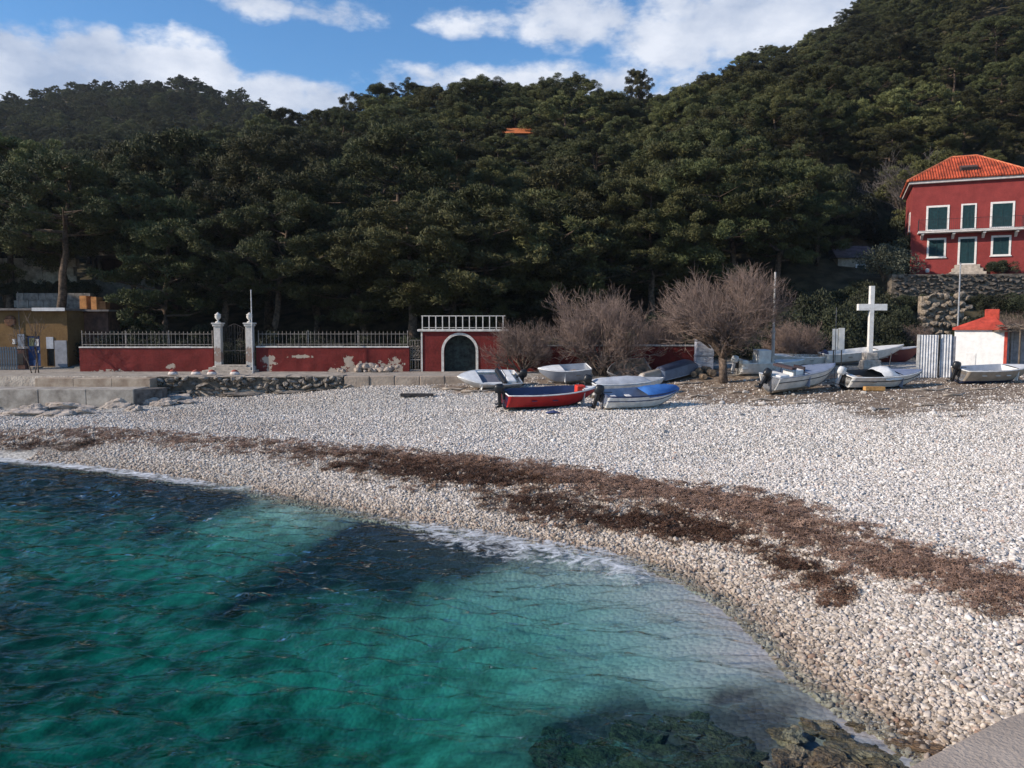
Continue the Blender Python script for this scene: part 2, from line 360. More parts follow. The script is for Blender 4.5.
def ground_mat():
    m = bpy.data.materials.new('shingle_ground'); m.use_nodes = True; nt = m.node_tree; N = nt.nodes; L = nt.links
    b = N['Principled BSDF']; b.inputs['Roughness'].default_value = .9; b.inputs['Specular IOR Level'].default_value = .15
    geo = N.new('ShaderNodeNewGeometry')
    def A(n):
        a = N.new('ShaderNodeAttribute'); a.attribute_name = n; return a.outputs['Fac']
    def mixc(f, a, bb):
        x = N.new('ShaderNodeMix'); x.data_type = 'RGBA'
        L.new(f, x.inputs[0]); 
        for i, v in ((6, a), (7, bb)):
            if isinstance(v, tuple): x.inputs[i].default_value = (*v, 1)
            else: L.new(v, x.inputs[i])
        return x.outputs[2]
    def NZ(s, d=5):
        n = N.new('ShaderNodeTexNoise'); n.inputs['Scale'].default_value = s; n.inputs['Detail'].default_value = d; L.new(geo.outputs['Position'], n.inputs['Vector']); return n.outputs['Fac']
    vo = N.new('ShaderNodeTexVoronoi'); vo.inputs['Scale'].default_value = 11.0; L.new(geo.outputs['Position'], vo.inputs['Vector'])
    r = N.new('ShaderNodeValToRGB'); L.new(vo.outputs['Color'], r.inputs[0])
    r.color_ramp.elements[0].color = (.20, .185, .165, 1); r.color_ramp.elements[1].color = (.55, .53, .49, 1)
    c = r.outputs[0]
    rs = N.new('ShaderNodeValToRGB'); L.new(NZ(3.2, 7), rs.inputs[0])
    rs.color_ramp.elements[0].position = .35; rs.color_ramp.elements[0].color = (.10, .065, .045, 1); rs.color_ramp.elements[1].position = .7; rs.color_ramp.elements[1].color = (.36, .29, .22, 1)
    c = mixc(A('soil'), c, rs.outputs[0])
    rw = N.new('ShaderNodeValToRGB'); L.new(NZ(16, 5), rw.inputs[0])
    rw.color_ramp.elements[0].position = .3; rw.color_ramp.elements[0].color = (.10, .062, .044, 1); rw.color_ramp.elements[1].position = .72; rw.color_ramp.elements[1].color = (.27, .172, .125, 1)
    c = mixc(A('weed'), c, rw.outputs[0])
    c = mixc(A('wetweed'), c, (.035, .022, .017))
    ru = N.new('ShaderNodeValToRGB'); L.new(NZ(1.6, 6), ru.inputs[0])
    ru.color_ramp.elements[0].position = .36; ru.color_ramp.elements[0].color = (.10, .105, .08, 1); ru.color_ramp.elements[1].position = .64; ru.color_ramp.elements[1].color = (.33, .34, .30, 1)
    un = mixc(A('seadark'), ru.outputs[0], (.012, .007, .013))
    un = mixc(A('shallow'), un, (.42, .32, .335)); c = mixc(A('under'), c, un)
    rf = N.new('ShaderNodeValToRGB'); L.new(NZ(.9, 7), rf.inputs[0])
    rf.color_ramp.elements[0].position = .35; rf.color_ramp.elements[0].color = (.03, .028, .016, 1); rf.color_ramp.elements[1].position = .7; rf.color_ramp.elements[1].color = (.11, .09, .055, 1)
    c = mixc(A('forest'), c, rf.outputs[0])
    rp = N.new('ShaderNodeValToRGB'); L.new(NZ(2.2, 7), rp.inputs[0])
    rp.color_ramp.elements[0].position = .35; rp.color_ramp.elements[0].color = (.25, .215, .18, 1); rp.color_ramp.elements[1].position = .7; rp.color_ramp.elements[1].color = (.44, .39, .33, 1)
    c = mixc(A('paved'), c, rp.outputs[0])
    L.new(c, b.inputs['Base Color'])
    bp = N.new('ShaderNodeBump'); bp.inputs['Distance'].default_value = .03; bp.inputs['Strength'].default_value = .8
    inv = N.new('ShaderNodeMath'); inv.operation = 'SUBTRACT'; inv.inputs[0].default_value = 1; L.new(vo.outputs['Distance'], inv.inputs[1]); L.new(inv.outputs[0], bp.inputs['Height'])
    L.new(bp.outputs[0], b.inputs['Normal'])
    return m
def spaced(knots):
    out = []
    for (a, st), (b, _) in zip(knots[:-1], knots[1:]):
        n = max(1, int(round((b - a) / st))); out += list(np.linspace(a, b, n, endpoint=False))
    return np.array(out + [knots[-1][0]])
def ground():
    xs = spaced([(-1500, 150), (-500, 22), (-160, 8), (-60, 2), (-26, .3), (-10, .16), (12, .2), (20, .3), (34, 1.2), (70, 4), (160, 12), (420, 150), (1500, 1)])
    ys = spaced([(-1200, 200), (-220, 40), (-20, 6), (4, .3), (8, .14), (24, .18), (34, .2), (42.2, .1), (43, .4), (50, .5), (70, 2.5), (150, 6), (420, 30), (800, 150), (1800, 1)])
    X, Y = np.meshgrid(xs, ys); sh = X.shape; x = X.ravel(); y = Y.ravel(); z = height(x, y)
    nx, ny = len(xs), len(ys); idx = np.arange(nx * ny).reshape(ny, nx)
    Q = np.stack([idx[:-1, :-1], idx[:-1, 1:], idx[1:, 1:], idx[1:, :-1]], -1).reshape(-1, 4)
    me = np_mesh('ground', np.stack([x, y, z], -1), Q, ground_mat(), True)
    w, d, so, sdk = masks(x, y); sd = sdist(x, y)
    def attr(n, v):
        a = me.attributes.new(n, 'FLOAT', 'POINT'); a.data.foreach_set('value', np.asarray(v, np.float32))
    attr('weed', w * (sd > 0)); attr('wetweed', d * (sd > 0)); attr('soil', so); attr('seadark', sdk); attr('under', sstep(.15, -.5, sd)); attr('shallow', sstep(-6.5, -1.2, sd) * np.interp(x, [-14, -4, 0, 2], [.2, .3, .8, 1.0]) * (1 - sdk * .85))
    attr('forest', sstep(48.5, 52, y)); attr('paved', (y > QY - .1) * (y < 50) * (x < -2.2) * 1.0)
    o = bpy.data.objects.new('ground', me); col.objects.link(o); tag(o, kind='structure')
ground()

# ------------------------------------------------------------------ sea
def water():
    m = bpy.data.materials.new('sea_water'); m.use_nodes = True; nt = m.node_tree; N = nt.nodes; L = nt.links; N.clear()
    geo = N.new('ShaderNodeNewGeometry')
    mp = N.new('ShaderNodeMapping'); mp.inputs['Scale'].default_value = (1.0, 2.4, 1.0); mp.inputs['Rotation'].default_value = (0, 0, R(14)); L.new(geo.outputs['Position'], mp.inputs[0])
    def NZ(s, d, r=.55):
        n = N.new('ShaderNodeTexNoise'); n.inputs['Scale'].default_value = s; n.inputs['Detail'].default_value = d; n.inputs['Roughness'].default_value = r; n.inputs['Distortion'].default_value = .4
        L.new(mp.outputs[0], n.inputs['Vector']); return n.outputs['Fac']
    b1 = N.new('ShaderNodeBump'); b1.inputs['Distance'].default_value = .15; b1.inputs['Strength'].default_value = 1; L.new(NZ(1.0, 1.5), b1.inputs['Height'])
    b2 = N.new('ShaderNodeBump'); b2.inputs['Distance'].default_value = .022; b2.inputs['Strength'].default_value = 1; L.new(NZ(4.2, 1.5), b2.inputs['Height']); L.new(b1.outputs[0], b2.inputs['Normal'])
    tr = N.new('ShaderNodeBsdfTransparent'); tr.inputs[0].default_value = (.93, .97, .97, 1)
    gl = N.new('ShaderNodeBsdfGlossy'); gl.inputs['Roughness'].default_value = .03; L.new(b2.outputs[0], gl.inputs['Normal'])
    lw = N.new('ShaderNodeLayerWeight'); lw.inputs['Blend'].default_value = .5; L.new(b2.outputs[0], lw.inputs['Normal'])
    pw = N.new('ShaderNodeMath'); pw.operation = 'POWER'; L.new(lw.outputs['Facing'], pw.inputs[0]); pw.inputs[1].default_value = 5
    fr = N.new('ShaderNodeMath'); fr.operation = 'MULTIPLY_ADD'; L.new(pw.outputs[0], fr.inputs[0]); fr.inputs[1].default_value = .98; fr.inputs[2].default_value = .02
    mx = N.new('ShaderNodeMixShader'); L.new(fr.outputs[0], mx.inputs[0]); L.new(tr.outputs[0], mx.inputs[1]); L.new(gl.outputs[0], mx.inputs[2])
    va = N.new('ShaderNodeVolumeAbsorption'); va.inputs['Color'].default_value = (.08, .755, .725, 1); va.inputs['Density'].default_value = .50
    out = N.new('ShaderNodeOutputMaterial'); L.new(mx.outputs[0], out.inputs['Surface']); L.new(va.outputs[0], out.inputs['Volume'])
    xs = spaced([(-1500, 200), (-300, 30), (-90, 6), (-30, .3), (-18, .085), (7, .3), (12, 1)]); ys = spaced([(-1200, 200), (-120, 20), (0, 1), (6, .06), (14, .08), (22, .11), (34, .5), (38, 1)])
    X, Y = np.meshgrid(xs, ys); x = X.ravel(); y = Y.ravel()
    sd = -sdist(x, y)
    a = np.clip(sd / 1.6, .16, 1)
    wr = np.random.RandomState(2); z = 0 * x
    wx = x + 1.1 * (fbm(x * .35, y * .35, 2) - .5) + .5 * (fbm(x * 1.1 + 5, y * 1.1, 2) - .5); wy = y + 1.0 * (fbm(x * .33 + 31, y * .33, 2) - .5) + .5 * (fbm(x * 1.0 + 50, y * 1.0, 2) - .5)
    for lam, amp in ((1.9, .020), (1.3, .022), (.95, .022), (.72, .022), (.55, .018), (.42, .014), (.32, .009)):
        for q in range(3):
            th = 1.45 + wr.randn() * .42; ph = wr.uniform(0, 6.28); c = np.sin((wx * math.cos(th) + wy * math.sin(th)) * 6.283 / lam + ph)
            z = z + amp * .62 * (c + .35 * (np.abs(c) * -1 + .6)) * (.5 + 1.1 * fbm(x * .22 + 11 * q + lam, y * .4 + 3 * q, 2))
    z = z * np.clip(a, .10, 1) * np.interp(y, [-5, 4, 34, 60], [0, 1, 1, 0]) * np.interp(x, [-40, -25], [0, 1])
    z = z + .05 * np.exp(-((sd - 1.1) / .5) ** 2) * (fbm(x * .5, y * .5 + 3))
    nx, ny = len(xs), len(ys); idx = np.arange(nx * ny).reshape(ny, nx); n = nx * ny
    Q = np.stack([idx[:-1, :-1], idx[:-1, 1:], idx[1:, 1:], idx[1:, :-1]], -1).reshape(-1, 4)
    V = np.concatenate([np.stack([x, y, z], -1), np.stack([x, y, np.full(n, -14.)], -1)])
    Qb = Q[:, ::-1] + n
    ring = np.concatenate([idx[0, :], idx[1:, -1], idx[-1, -2::-1], idx[-2:0:-1, 0]]); nxt = np.roll(ring, -1)
    side = np.stack([ring, ring + n, nxt + n, nxt], -1)
    me = np_mesh('sea', V, np.concatenate([Q, Qb, side]), m, True)
    o = bpy.data.objects.new('sea', me); col.objects.link(o); tag(o, kind='structure')
    # foam of the breaking wash along the shingle
    fm = bpy.data.materials.new('foam'); fm.use_nodes = True; nt = fm.node_tree; N = nt.nodes; L = nt.links; b = N['Principled BSDF']
    b.inputs['Base Color'].default_value = (.80, .82, .84, 1); b.inputs['Roughness'].default_value = .7
    geo = N.new('ShaderNodeNewGeometry'); at_ = N.new('ShaderNodeAttribute'); at_.attribute_name = 'amount'
    n = N.new('ShaderNodeTexNoise'); n.inputs['Scale'].default_value = 2.6; n.inputs['Detail'].default_value = 10; n.inputs['Roughness'].default_value = .72; n.inputs['Distortion'].default_value = 1.2; L.new(geo.outputs['Position'], n.inputs['Vector'])
    ad = N.new('ShaderNodeMath'); ad.operation = 'ADD'; L.new(n.outputs['Fac'], ad.inputs[0]); L.new(at_.outputs['Fac'], ad.inputs[1])
    mr = N.new('ShaderNodeMapRange'); L.new(ad.outputs[0], mr.inputs[0]); mr.inputs[1].default_value = .96; mr.inputs[2].default_value = 1.2
    L.new(mr.outputs[0], b.inputs['Alpha'])
    xs = np.arange(-24, 7, .1); ys = np.arange(7.5, 33, .1); X, Y = np.meshgrid(xs, ys); x = X.ravel(); y = Y.ravel(); sd = -sdist(x, y)
    px = 512 + F * x / np.maximum(y, 1)
    gain = np.interp(px, [-100, 0, 180, 240, 300, 380, 420, 470, 620, 660, 760, 860, 950], [.58, .60, .58, .48, .40, .44, .54, .56, .54, .42, .36, .36, .42])
    wid = np.interp(px, [0, 200, 300, 400, 450, 620, 700, 900], [.9, 1.0, .7, 1.1, 1.9, 1.9, 1.3, .7])
    amt = gain - np.abs((sd - wid * .45) / wid) ** 2 * .42
    z = .012 + np.maximum(.0, .05 * np.exp(-((sd - 1.1) / .5) ** 2)) + np.maximum(0, np.interp(-sd, PROF_D, PROF_Z)) + .045 * np.clip(sd / 3, .12, 1)
    keep = (sd > -.16) & (sd < 3.2)
    nx, ny = len(xs), len(ys); idx = np.arange(nx * ny).reshape(ny, nx)
    Q = np.stack([idx[:-1, :-1], idx[:-1, 1:], idx[1:, 1:], idx[1:, :-1]], -1).reshape(-1, 4)
    Q = Q[keep[Q].all(1)]; used = np.unique(Q); rm = np.full(nx * ny, -1); rm[used] = np.arange(len(used))
    me = np_mesh('sea_foam', np.stack([x, y, z], -1)[used], rm[Q], fm, True)
    aa = me.attributes.new('amount', 'FLOAT', 'POINT'); aa.data.foreach_set('value', amt[used].astype(np.float32))
    o = bpy.data.objects.new('sea_foam', me); col.objects.link(o); tag(o, 'thin white foam of small waves washing along the shingle edge', 'foam', kind='stuff')
water()

# ------------------------------------------------------------------ concrete pier corner near the camera
def pier():
    m = mat('pier_concrete', (.44, .365, .30), .95, .2, 1.1, .02, 22, color2=(.30, .245, .20))
    a = onz(905, 768, .95); b = onz(1000, 719, .95); c = onz(1024, 711, .95)
    d = (c - b); d = d / np.hypot(*d)
    poly = [tuple(a), tuple(b), tuple(c), tuple(c + d * 5), (14, 9), (14, -9), (-1.5, -9), (-1.5, 3.6)]
    mb = MB().prism(poly, -2.5, .95)
    o = mb.build('concrete_pier', m, bevel=.03); tag(o, 'weathered grey concrete pier beside the brown shore rocks', 'pier')
pier()

# ------------------------------------------------------------------ scattered stones and weed (geometry nodes)
def gn_scatter(name, pts, rot, scl, tone, material, kind, objs=None, ico=0, idx=None, seed=0):
    me = bpy.data.meshes.new(name); me.vertices.add(len(pts)); me.vertices.foreach_set('co', np.asarray(pts, np.float32).ravel())
    for n, v, t, k in (('rot', rot, 'FLOAT_VECTOR', 'vector'), ('scl', scl, 'FLOAT_VECTOR', 'vector'), ('tone', tone, 'FLOAT', 'value')):
        a = me.attributes.new(n, t, 'POINT'); a.data.foreach_set(k, np.asarray(v, np.float32).ravel())
    if idx is not None:
        a = me.attributes.new('idx', 'INT', 'POINT'); a.data.foreach_set('value', np.asarray(idx, np.int32))
    o = bpy.data.objects.new(name, me); col.objects.link(o)
    ng = bpy.data.node_groups.new(name, 'GeometryNodeTree')
    ng.interface.new_socket('Geometry', in_out='INPUT', socket_type='NodeSocketGeometry'); ng.interface.new_socket('Geometry', in_out='OUTPUT', socket_type='NodeSocketGeometry')
    N = ng.nodes; L = ng.links; gi = N.new('NodeGroupInput'); go = N.new('NodeGroupOutput')
    m2p = N.new('GeometryNodeMeshToPoints'); L.new(gi.outputs[0], m2p.inputs['Mesh'])
    iop = N.new('GeometryNodeInstanceOnPoints'); L.new(m2p.outputs[0], iop.inputs['Points'])
    gj = N.new('GeometryNodeJoinGeometry')
    if ico:
        for k in range(5):
            s = N.new('GeometryNodeMeshIcoSphere'); s.inputs['Radius'].default_value = 1; s.inputs['Subdivisions'].default_value = ico
            sp = N.new('GeometryNodeSetPosition'); L.new(s.outputs[0], sp.inputs['Geometry'])
            pos = N.new('GeometryNodeInputPosition'); nz = N.new('ShaderNodeTexNoise'); nz.noise_dimensions = '4D'; nz.inputs['W'].default_value = seed + 3.7 * k
            nz.inputs['Scale'].default_value = .8; nz.inputs['Detail'].default_value = 1; L.new(pos.outputs[0], nz.inputs['Vector'])
            vm = N.new('ShaderNodeVectorMath'); vm.operation = 'SUBTRACT'; L.new(nz.outputs['Color'], vm.inputs[0]); vm.inputs[1].default_value = (.5, .5, .5)
            vs = N.new('ShaderNodeVectorMath'); vs.operation = 'SCALE'; L.new(vm.outputs[0], vs.inputs[0]); vs.inputs['Scale'].default_value = 1.5; L.new(vs.outputs[0], sp.inputs['Offset'])
            ss = N.new('GeometryNodeSetShadeSmooth'); L.new(sp.outputs[0], ss.inputs[0])
            sm = N.new('GeometryNodeSetMaterial'); sm.inputs['Material'].default_value = material; L.new(ss.outputs[0], sm.inputs[0])
            g2 = N.new('GeometryNodeGeometryToInstance'); L.new(sm.outputs[0], g2.inputs[0]); L.new(g2.outputs[0], gj.inputs[0])
    else:
        for ob in objs:
            oi = N.new('GeometryNodeObjectInfo'); oi.inputs['Object'].default_value = ob; oi.transform_space = 'ORIGINAL'; oi.inputs['As Instance'].default_value = True
            L.new(oi.outputs['Geometry'], gj.inputs[0])
    L.new(gj.outputs[0], iop.inputs['Instance']); iop.inputs['Pick Instance'].default_value = True
    def NA(n, t):
        a = N.new('GeometryNodeInputNamedAttribute'); a.data_type = t; a.inputs['Name'].default_value = n; return a.outputs['Attribute']
    if idx is not None: L.new(NA('idx', 'INT'), iop.inputs['Instance Index'])
    e2r = N.new('FunctionNodeEulerToRotation'); L.new(NA('rot', 'FLOAT_VECTOR'), e2r.inputs[0]); L.new(e2r.outputs[0], iop.inputs['Rotation'])
    L.new(NA('scl', 'FLOAT_VECTOR'), iop.inputs['Scale']); L.new(iop.outputs[0], go.inputs[0])
    md = o.modifiers.new('scatter', 'NODES'); md.node_group = ng; o['kind'] = kind; return o

def stone_mat(name, ramp):
    m = bpy.data.materials.new(name); m.use_nodes = True; nt = m.node_tree; N = nt.nodes; L = nt.links; b = N['Principled BSDF']
    b.inputs['Roughness'].default_value = .75; b.inputs['Specular IOR Level'].default_value = .25
    oi = N.new('ShaderNodeObjectInfo'); r = N.new('ShaderNodeValToRGB'); L.new(oi.outputs['Random'], r.inputs[0])
    r.color_ramp.elements[0].position = ramp[0][0]; r.color_ramp.elements[0].color = (*ramp[0][1], 1); r.color_ramp.elements[1].position = ramp[-1][0]; r.color_ramp.elements[1].color = (*ramp[-1][1], 1)
    for p, c in ramp[1:-1]: e = r.color_ramp.elements.new(p); e.color = (*c, 1)
    at_ = N.new('ShaderNodeAttribute'); at_.attribute_type = 'INSTANCER'; at_.attribute_name = 'tone'
    tc = N.new('ShaderNodeTexCoord'); n = N.new('ShaderNodeTexNoise'); n.inputs['Scale'].default_value = 2.2; n.inputs['Detail'].default_value = 4; L.new(tc.outputs['Object'], n.inputs['Vector'])
    mr = N.new('ShaderNodeMapRange'); L.new(n.outputs['Fac'], mr.inputs[0]); mr.inputs[1].default_value = .3; mr.inputs[2].default_value = .7; mr.inputs[3].default_value = .78; mr.inputs[4].default_value = 1.1
    mx = N.new('ShaderNodeMix'); mx.data_type = 'RGBA'; mx.blend_type = 'MULTIPLY'; mx.inputs[0].default_value = 1; L.new(r.outputs[0], mx.inputs[6])
    tn = N.new('ShaderNodeValToRGB'); L.new(at_.outputs['Fac'], tn.inputs[0]); tn.color_ramp.elements[0].color = (.16, .11, .09, 1); tn.color_ramp.elements[1].color = (1, 1, 1, 1)
    e = tn.color_ramp.elements.new(.5); e.color = (.66, .58, .50, 1)
    L.new(tn.outputs[0], mx.inputs[7])
    hv = N.new('ShaderNodeHueSaturation'); L.new(mr.outputs[0], hv.inputs['Value']); L.new(mx.outputs[2], hv.inputs['Color']); L.new(hv.outputs[0], b.inputs['Base Color'])
    return m
def pebbles():
    rg = np.random.RandomState(5)
    # candidate points, denser near the camera
    P = []
    for (x0, x1, y0, y1, dens) in ((2, 12, 7, 13, 760), (0, 15, 13, 18, 620), (-8, 18, 18, 24, 480), (-18, 22, 24, 30, 260), (-27, 27, 30, 36, 190), (-30, 32, 36, 44, 120)):
        n = int((x1 - x0) * (y1 - y0) * dens); P.append(np.stack([rg.uniform(x0, x1, n), rg.uniform(y0, y1, n)], -1))
    P = np.concatenate(P); x, y = P.T
    sd = sdist(x, y); w, d, so, _ = masks(x, y)
    big = fbm(x * .35 + 40, y * .35)
    drop = np.clip(w * 1.1 - .12, 0, .86)
    drop = np.maximum(drop, np.clip(d * .9, 0, .8)); drop = np.maximum(drop, np.clip(so * 1.05, 0, .90))
    keep = (sd > -.45) & (rg.rand(len(x)) > drop) & (np.abs(x / y) < .74) & ~((y > QY - .05) & (x < 0))
    LG = PXW([(-60, 397), (150, 394), (200, 399), (190, 408), (120, 411), (60, 417), (-60, 420)]); keep &= ~(inside(x, y, LG) & (rg.rand(len(x)) < .8))
    keep &= ~((x > 3.0) & (y < 8.6) & (y < .55 * x + 4.9))
    x, y, sd, w, d, so, big = [a[keep] for a in (x, y, sd, w, d, so, big)]
    n = len(x)
    base = np.interp(y, [8, 14, 22, 30, 44], [.026, .027, .027, .029, .034]) * np.interp(sd, [-2, 0, 3.5, 6, 30], [.95, 1.05, 1.0, .95, .9])
    s = base * np.exp(rg.randn(n) * .26) * (.85 + .4 * big); s = s * (.80 + .42 * fbm(sd * .9, x * .07 + y * .05)); s = np.minimum(s, .075)
    scl = np.stack([s * rg.uniform(.95, 1.35, n), s * rg.uniform(.75, 1.05, n), s * rg.uniform(.5, .8, n)], -1)
    rot = np.stack([rg.randn(n) * .5, rg.randn(n) * .5, rg.uniform(0, 6.3, n)], -1)
    z = height(x, y) + s * rg.uniform(-.05, .55, n)
    # tone: 1 dry white upper shingle, .5 tan lower shingle, 0 wet dark
    tone = np.interp(sd, [-.3, 0, .25, 1.2, 3.0, 4.6, 7], [.34, .40, .58, .76, .84, .92, 1.0])
    tone -= np.clip(w * .55, 0, .5) * (rg.rand(n) < .8); tone -= np.clip(d, 0, 1) * .5; tone -= so * .22
    tone -= np.interp(x, [-12, 2], [.48, 0]) * fbm(x * .25, y * .25 + 8) * sstep(3, 8, sd)
    tone += rg.randn(n) * .07 + .06 * sstep(4, 14, x) * sstep(6, 10, sd)
    m = stone_mat('pebble', [(0, (.27, .245, .22)), (.3, (.52, .475, .43)), (.75, (.73, .685, .635)), (.92, (.86, .82, .775)), (1, (.42, .29, .23))])
    gn_scatter('pebbles', np.stack([x, y, z], -1), rot, scl, np.clip(tone, 0, 1), m, 'stuff', ico=2, idx=rg.randint(0, 5, n))
    bpy.data.objects['pebbles']['label'] = 'white and tan rounded shingle covering the beach'
    print('pebbles', n)
pebbles()
def weed():
    rg = np.random.RandomState(8); m = stone_mat('dry_seaweed', [(0, (.16, .098, .068)), (.5, (.27, .165, .118)), (1, (.36, .235, .175))])
    V = []; Q = []
    for k in range(46):
        c = rg.uniform(-.12, .12, 3) * (1, 1, .12) + (0, 0, .02); a = rg.uniform(0, 6.28); L_ = rg.uniform(.02, .06); w_ = .0045
        dx = np.array((math.cos(a), math.sin(a), rg.uniform(-.35, .35))) * L_; sx = np.array((-math.sin(a), math.cos(a), rg.uniform(-.6, .6))) * w_
        mid = np.array((0, 0, rg.uniform(.005, .03))); o = len(V)
        V += [c - dx - sx, c - dx + sx, c + mid + sx, c + mid - sx, c + dx + sx, c + dx - sx]; Q += [(o, o + 1, o + 2, o + 3), (o + 3, o + 2, o + 4, o + 5)]
    me = np_mesh('seaweed_tuft', np.array(V), np.array(Q), m)
    src = bpy.data.objects.new('seaweed_tuft', me)
    P = []
    for (x0, x1, y0, y1, dens) in ((4, 14, 10, 14, 170), (-2, 15, 14, 19, 130), (-10, 16, 19, 25, 90), (-25, 14, 24, 33, 55)):
        n = int((x1 - x0) * (y1 - y0) * dens); P.append(np.stack([rg.uniform(x0, x1, n), rg.uniform(y0, y1, n)], -1))
    P = np.concatenate(P); x, y = P.T; w, d, so, _ = masks(x, y); sd = sdist(x, y)
    keep = (rg.rand(len(x)) < np.maximum(np.clip(w * 1.3 - .16, 0, 1), d * .7)) & (sd > .1) & (np.abs(x / y) < .76)
    wet = np.clip(d[keep] * 1.4, 0, 1); x, y = x[keep], y[keep]; n = len(x); z = height(x, y) + rg.uniform(.0, .05, n)
    s = rg.uniform(.5, 1.1, n)
    print('weed', n)
    # one tuft that lies loose on the stones is also the source of the drift
    p = G(700, 505); src.location = p; col.objects.link(src); tag(src, 'small loose tuft of brown dried seaweed on top of the drift line', 'seaweed')
    o = gn_scatter('seaweed_drift', np.stack([x, y, z], -1), np.stack([rg.randn(n) * .25, rg.randn(n) * .25, rg.uniform(0, 6.3, n)], -1), np.stack([s, s, s], -1), np.clip(1 - wet * .8, 0, 1), m, 'stuff', objs=[src])
    tag(o, 'long brown band of washed up dried seaweed across the shingle', 'seaweed')
weed()

# ------------------------------------------------------------------ vegetation builders
def leaf_mat(name, c1, c2, per=.35):
    m = bpy.data.materials.new(name); m.use_nodes = True; nt = m.node_tree; N = nt.nodes; L = nt.links; b = N['Principled BSDF']
    b.inputs['Roughness'].default_value = .65; b.inputs['Specular IOR Level'].default_value = .2
    tc = N.new('ShaderNodeTexCoord'); n = N.new('ShaderNodeTexNoise'); n.inputs['Scale'].default_value = .9; n.inputs['Detail'].default_value = 3; L.new(tc.outputs['Object'], n.inputs['Vector'])
    r = N.new('ShaderNodeValToRGB'); L.new(n.outputs['Fac'], r.inputs[0]); r.color_ramp.elements[0].position = .35; r.color_ramp.elements[0].color = (*c1, 1); r.color_ramp.elements[1].position = .65; r.color_ramp.elements[1].color = (*c2, 1)
    oi = N.new('ShaderNodeObjectInfo'); mr = N.new('ShaderNodeMapRange'); L.new(oi.outputs['Random'], mr.inputs[0]); mr.inputs[3].default_value = 1 - per; mr.inputs[4].default_value = 1 + per
    mh = N.new('ShaderNodeMapRange'); L.new(oi.outputs['Random'], mh.inputs[0]); mh.inputs[3].default_value = .48; mh.inputs[4].default_value = .515
    h = N.new('ShaderNodeHueSaturation'); L.new(mr.outputs[0], h.inputs['Value']); L.new(mh.outputs[0], h.inputs['Hue']); L.new(r.outputs[0], h.inputs['Color']); L.new(h.outputs[0], b.inputs['Base Color'])
    return m
PINE = leaf_mat('pine_needles', (.030, .035, .014), (.074, .078, .029), .5)
PINE2 = leaf_mat('pine_needles_light', (.052, .056, .021), (.122, .122, .044), .45)  # lighter needle variety; on the front pines it also paints in sunlight
BUSH = leaf_mat('bush_leaves', (.018, .022, .012), (.045, .050, .026))
OLIVE = leaf_mat('olive_leaves', (.07, .08, .055), (.15, .16, .11))
BARK = mat('pine_bark', (.12, .085, .062), .95, .35, 5, .02, 18)
TWIG = mat('bare_twigs', (.215, .155, .128), .95, .25, 3, per_obj=.15)
TWIGG = mat('grey_twigs', (.12, .105, .098), .95, .25, 3, per_obj=.15)
TWIGBARK = mat('tamarisk_bark', (.15, .11, .085), .95, .35, 6, .03, 20)

def tufts(rg, centers, radii, squash, dens, ln, wd, upbias=.45):
    """needle tufts: thin diamonds pointing out of every clump"""
    Vs = []
    for c, r in zip(centers, radii):
        n = max(12, int(dens * r * r))
        d = rg.randn(n, 3); d[:, 2] += .25; d /= np.linalg.norm(d, axis=1)[:, None]
        p = d * (r * rg.uniform(.35, 1.08, n) ** .7)[:, None]
        an = rg.uniform(0, 3.14); st = rg.uniform(.75, 1.35); ca, sa = math.cos(an), math.sin(an)
        px_, py_ = p[:, 0] * st, p[:, 1] / st; p = np.stack([px_ * ca - py_ * sa, px_ * sa + py_ * ca, p[:, 2] * squash * rg.uniform(.8, 1.2) + px_ * rg.uniform(-.3, .3)], -1) + c
        a = d + np.array((0, 0, upbias)) + rg.randn(n, 3) * .55; a /= np.linalg.norm(a, axis=1)[:, None]
        s = np.cross(a, rg.randn(n, 3)); s /= np.linalg.norm(s, axis=1)[:, None] + 1e-9
        l = (ln * rg.uniform(.6, 1.4, n))[:, None]; w = (wd * rg.uniform(.7, 1.3, n))[:, None]
        Vs.append(np.stack([p - a * l * .45, p + s * w, p + a * l * .55, p - s * w], 1))
    V = np.concatenate(Vs).reshape(-1, 3); Q = np.arange(len(V)).reshape(-1, 4); return V, Q
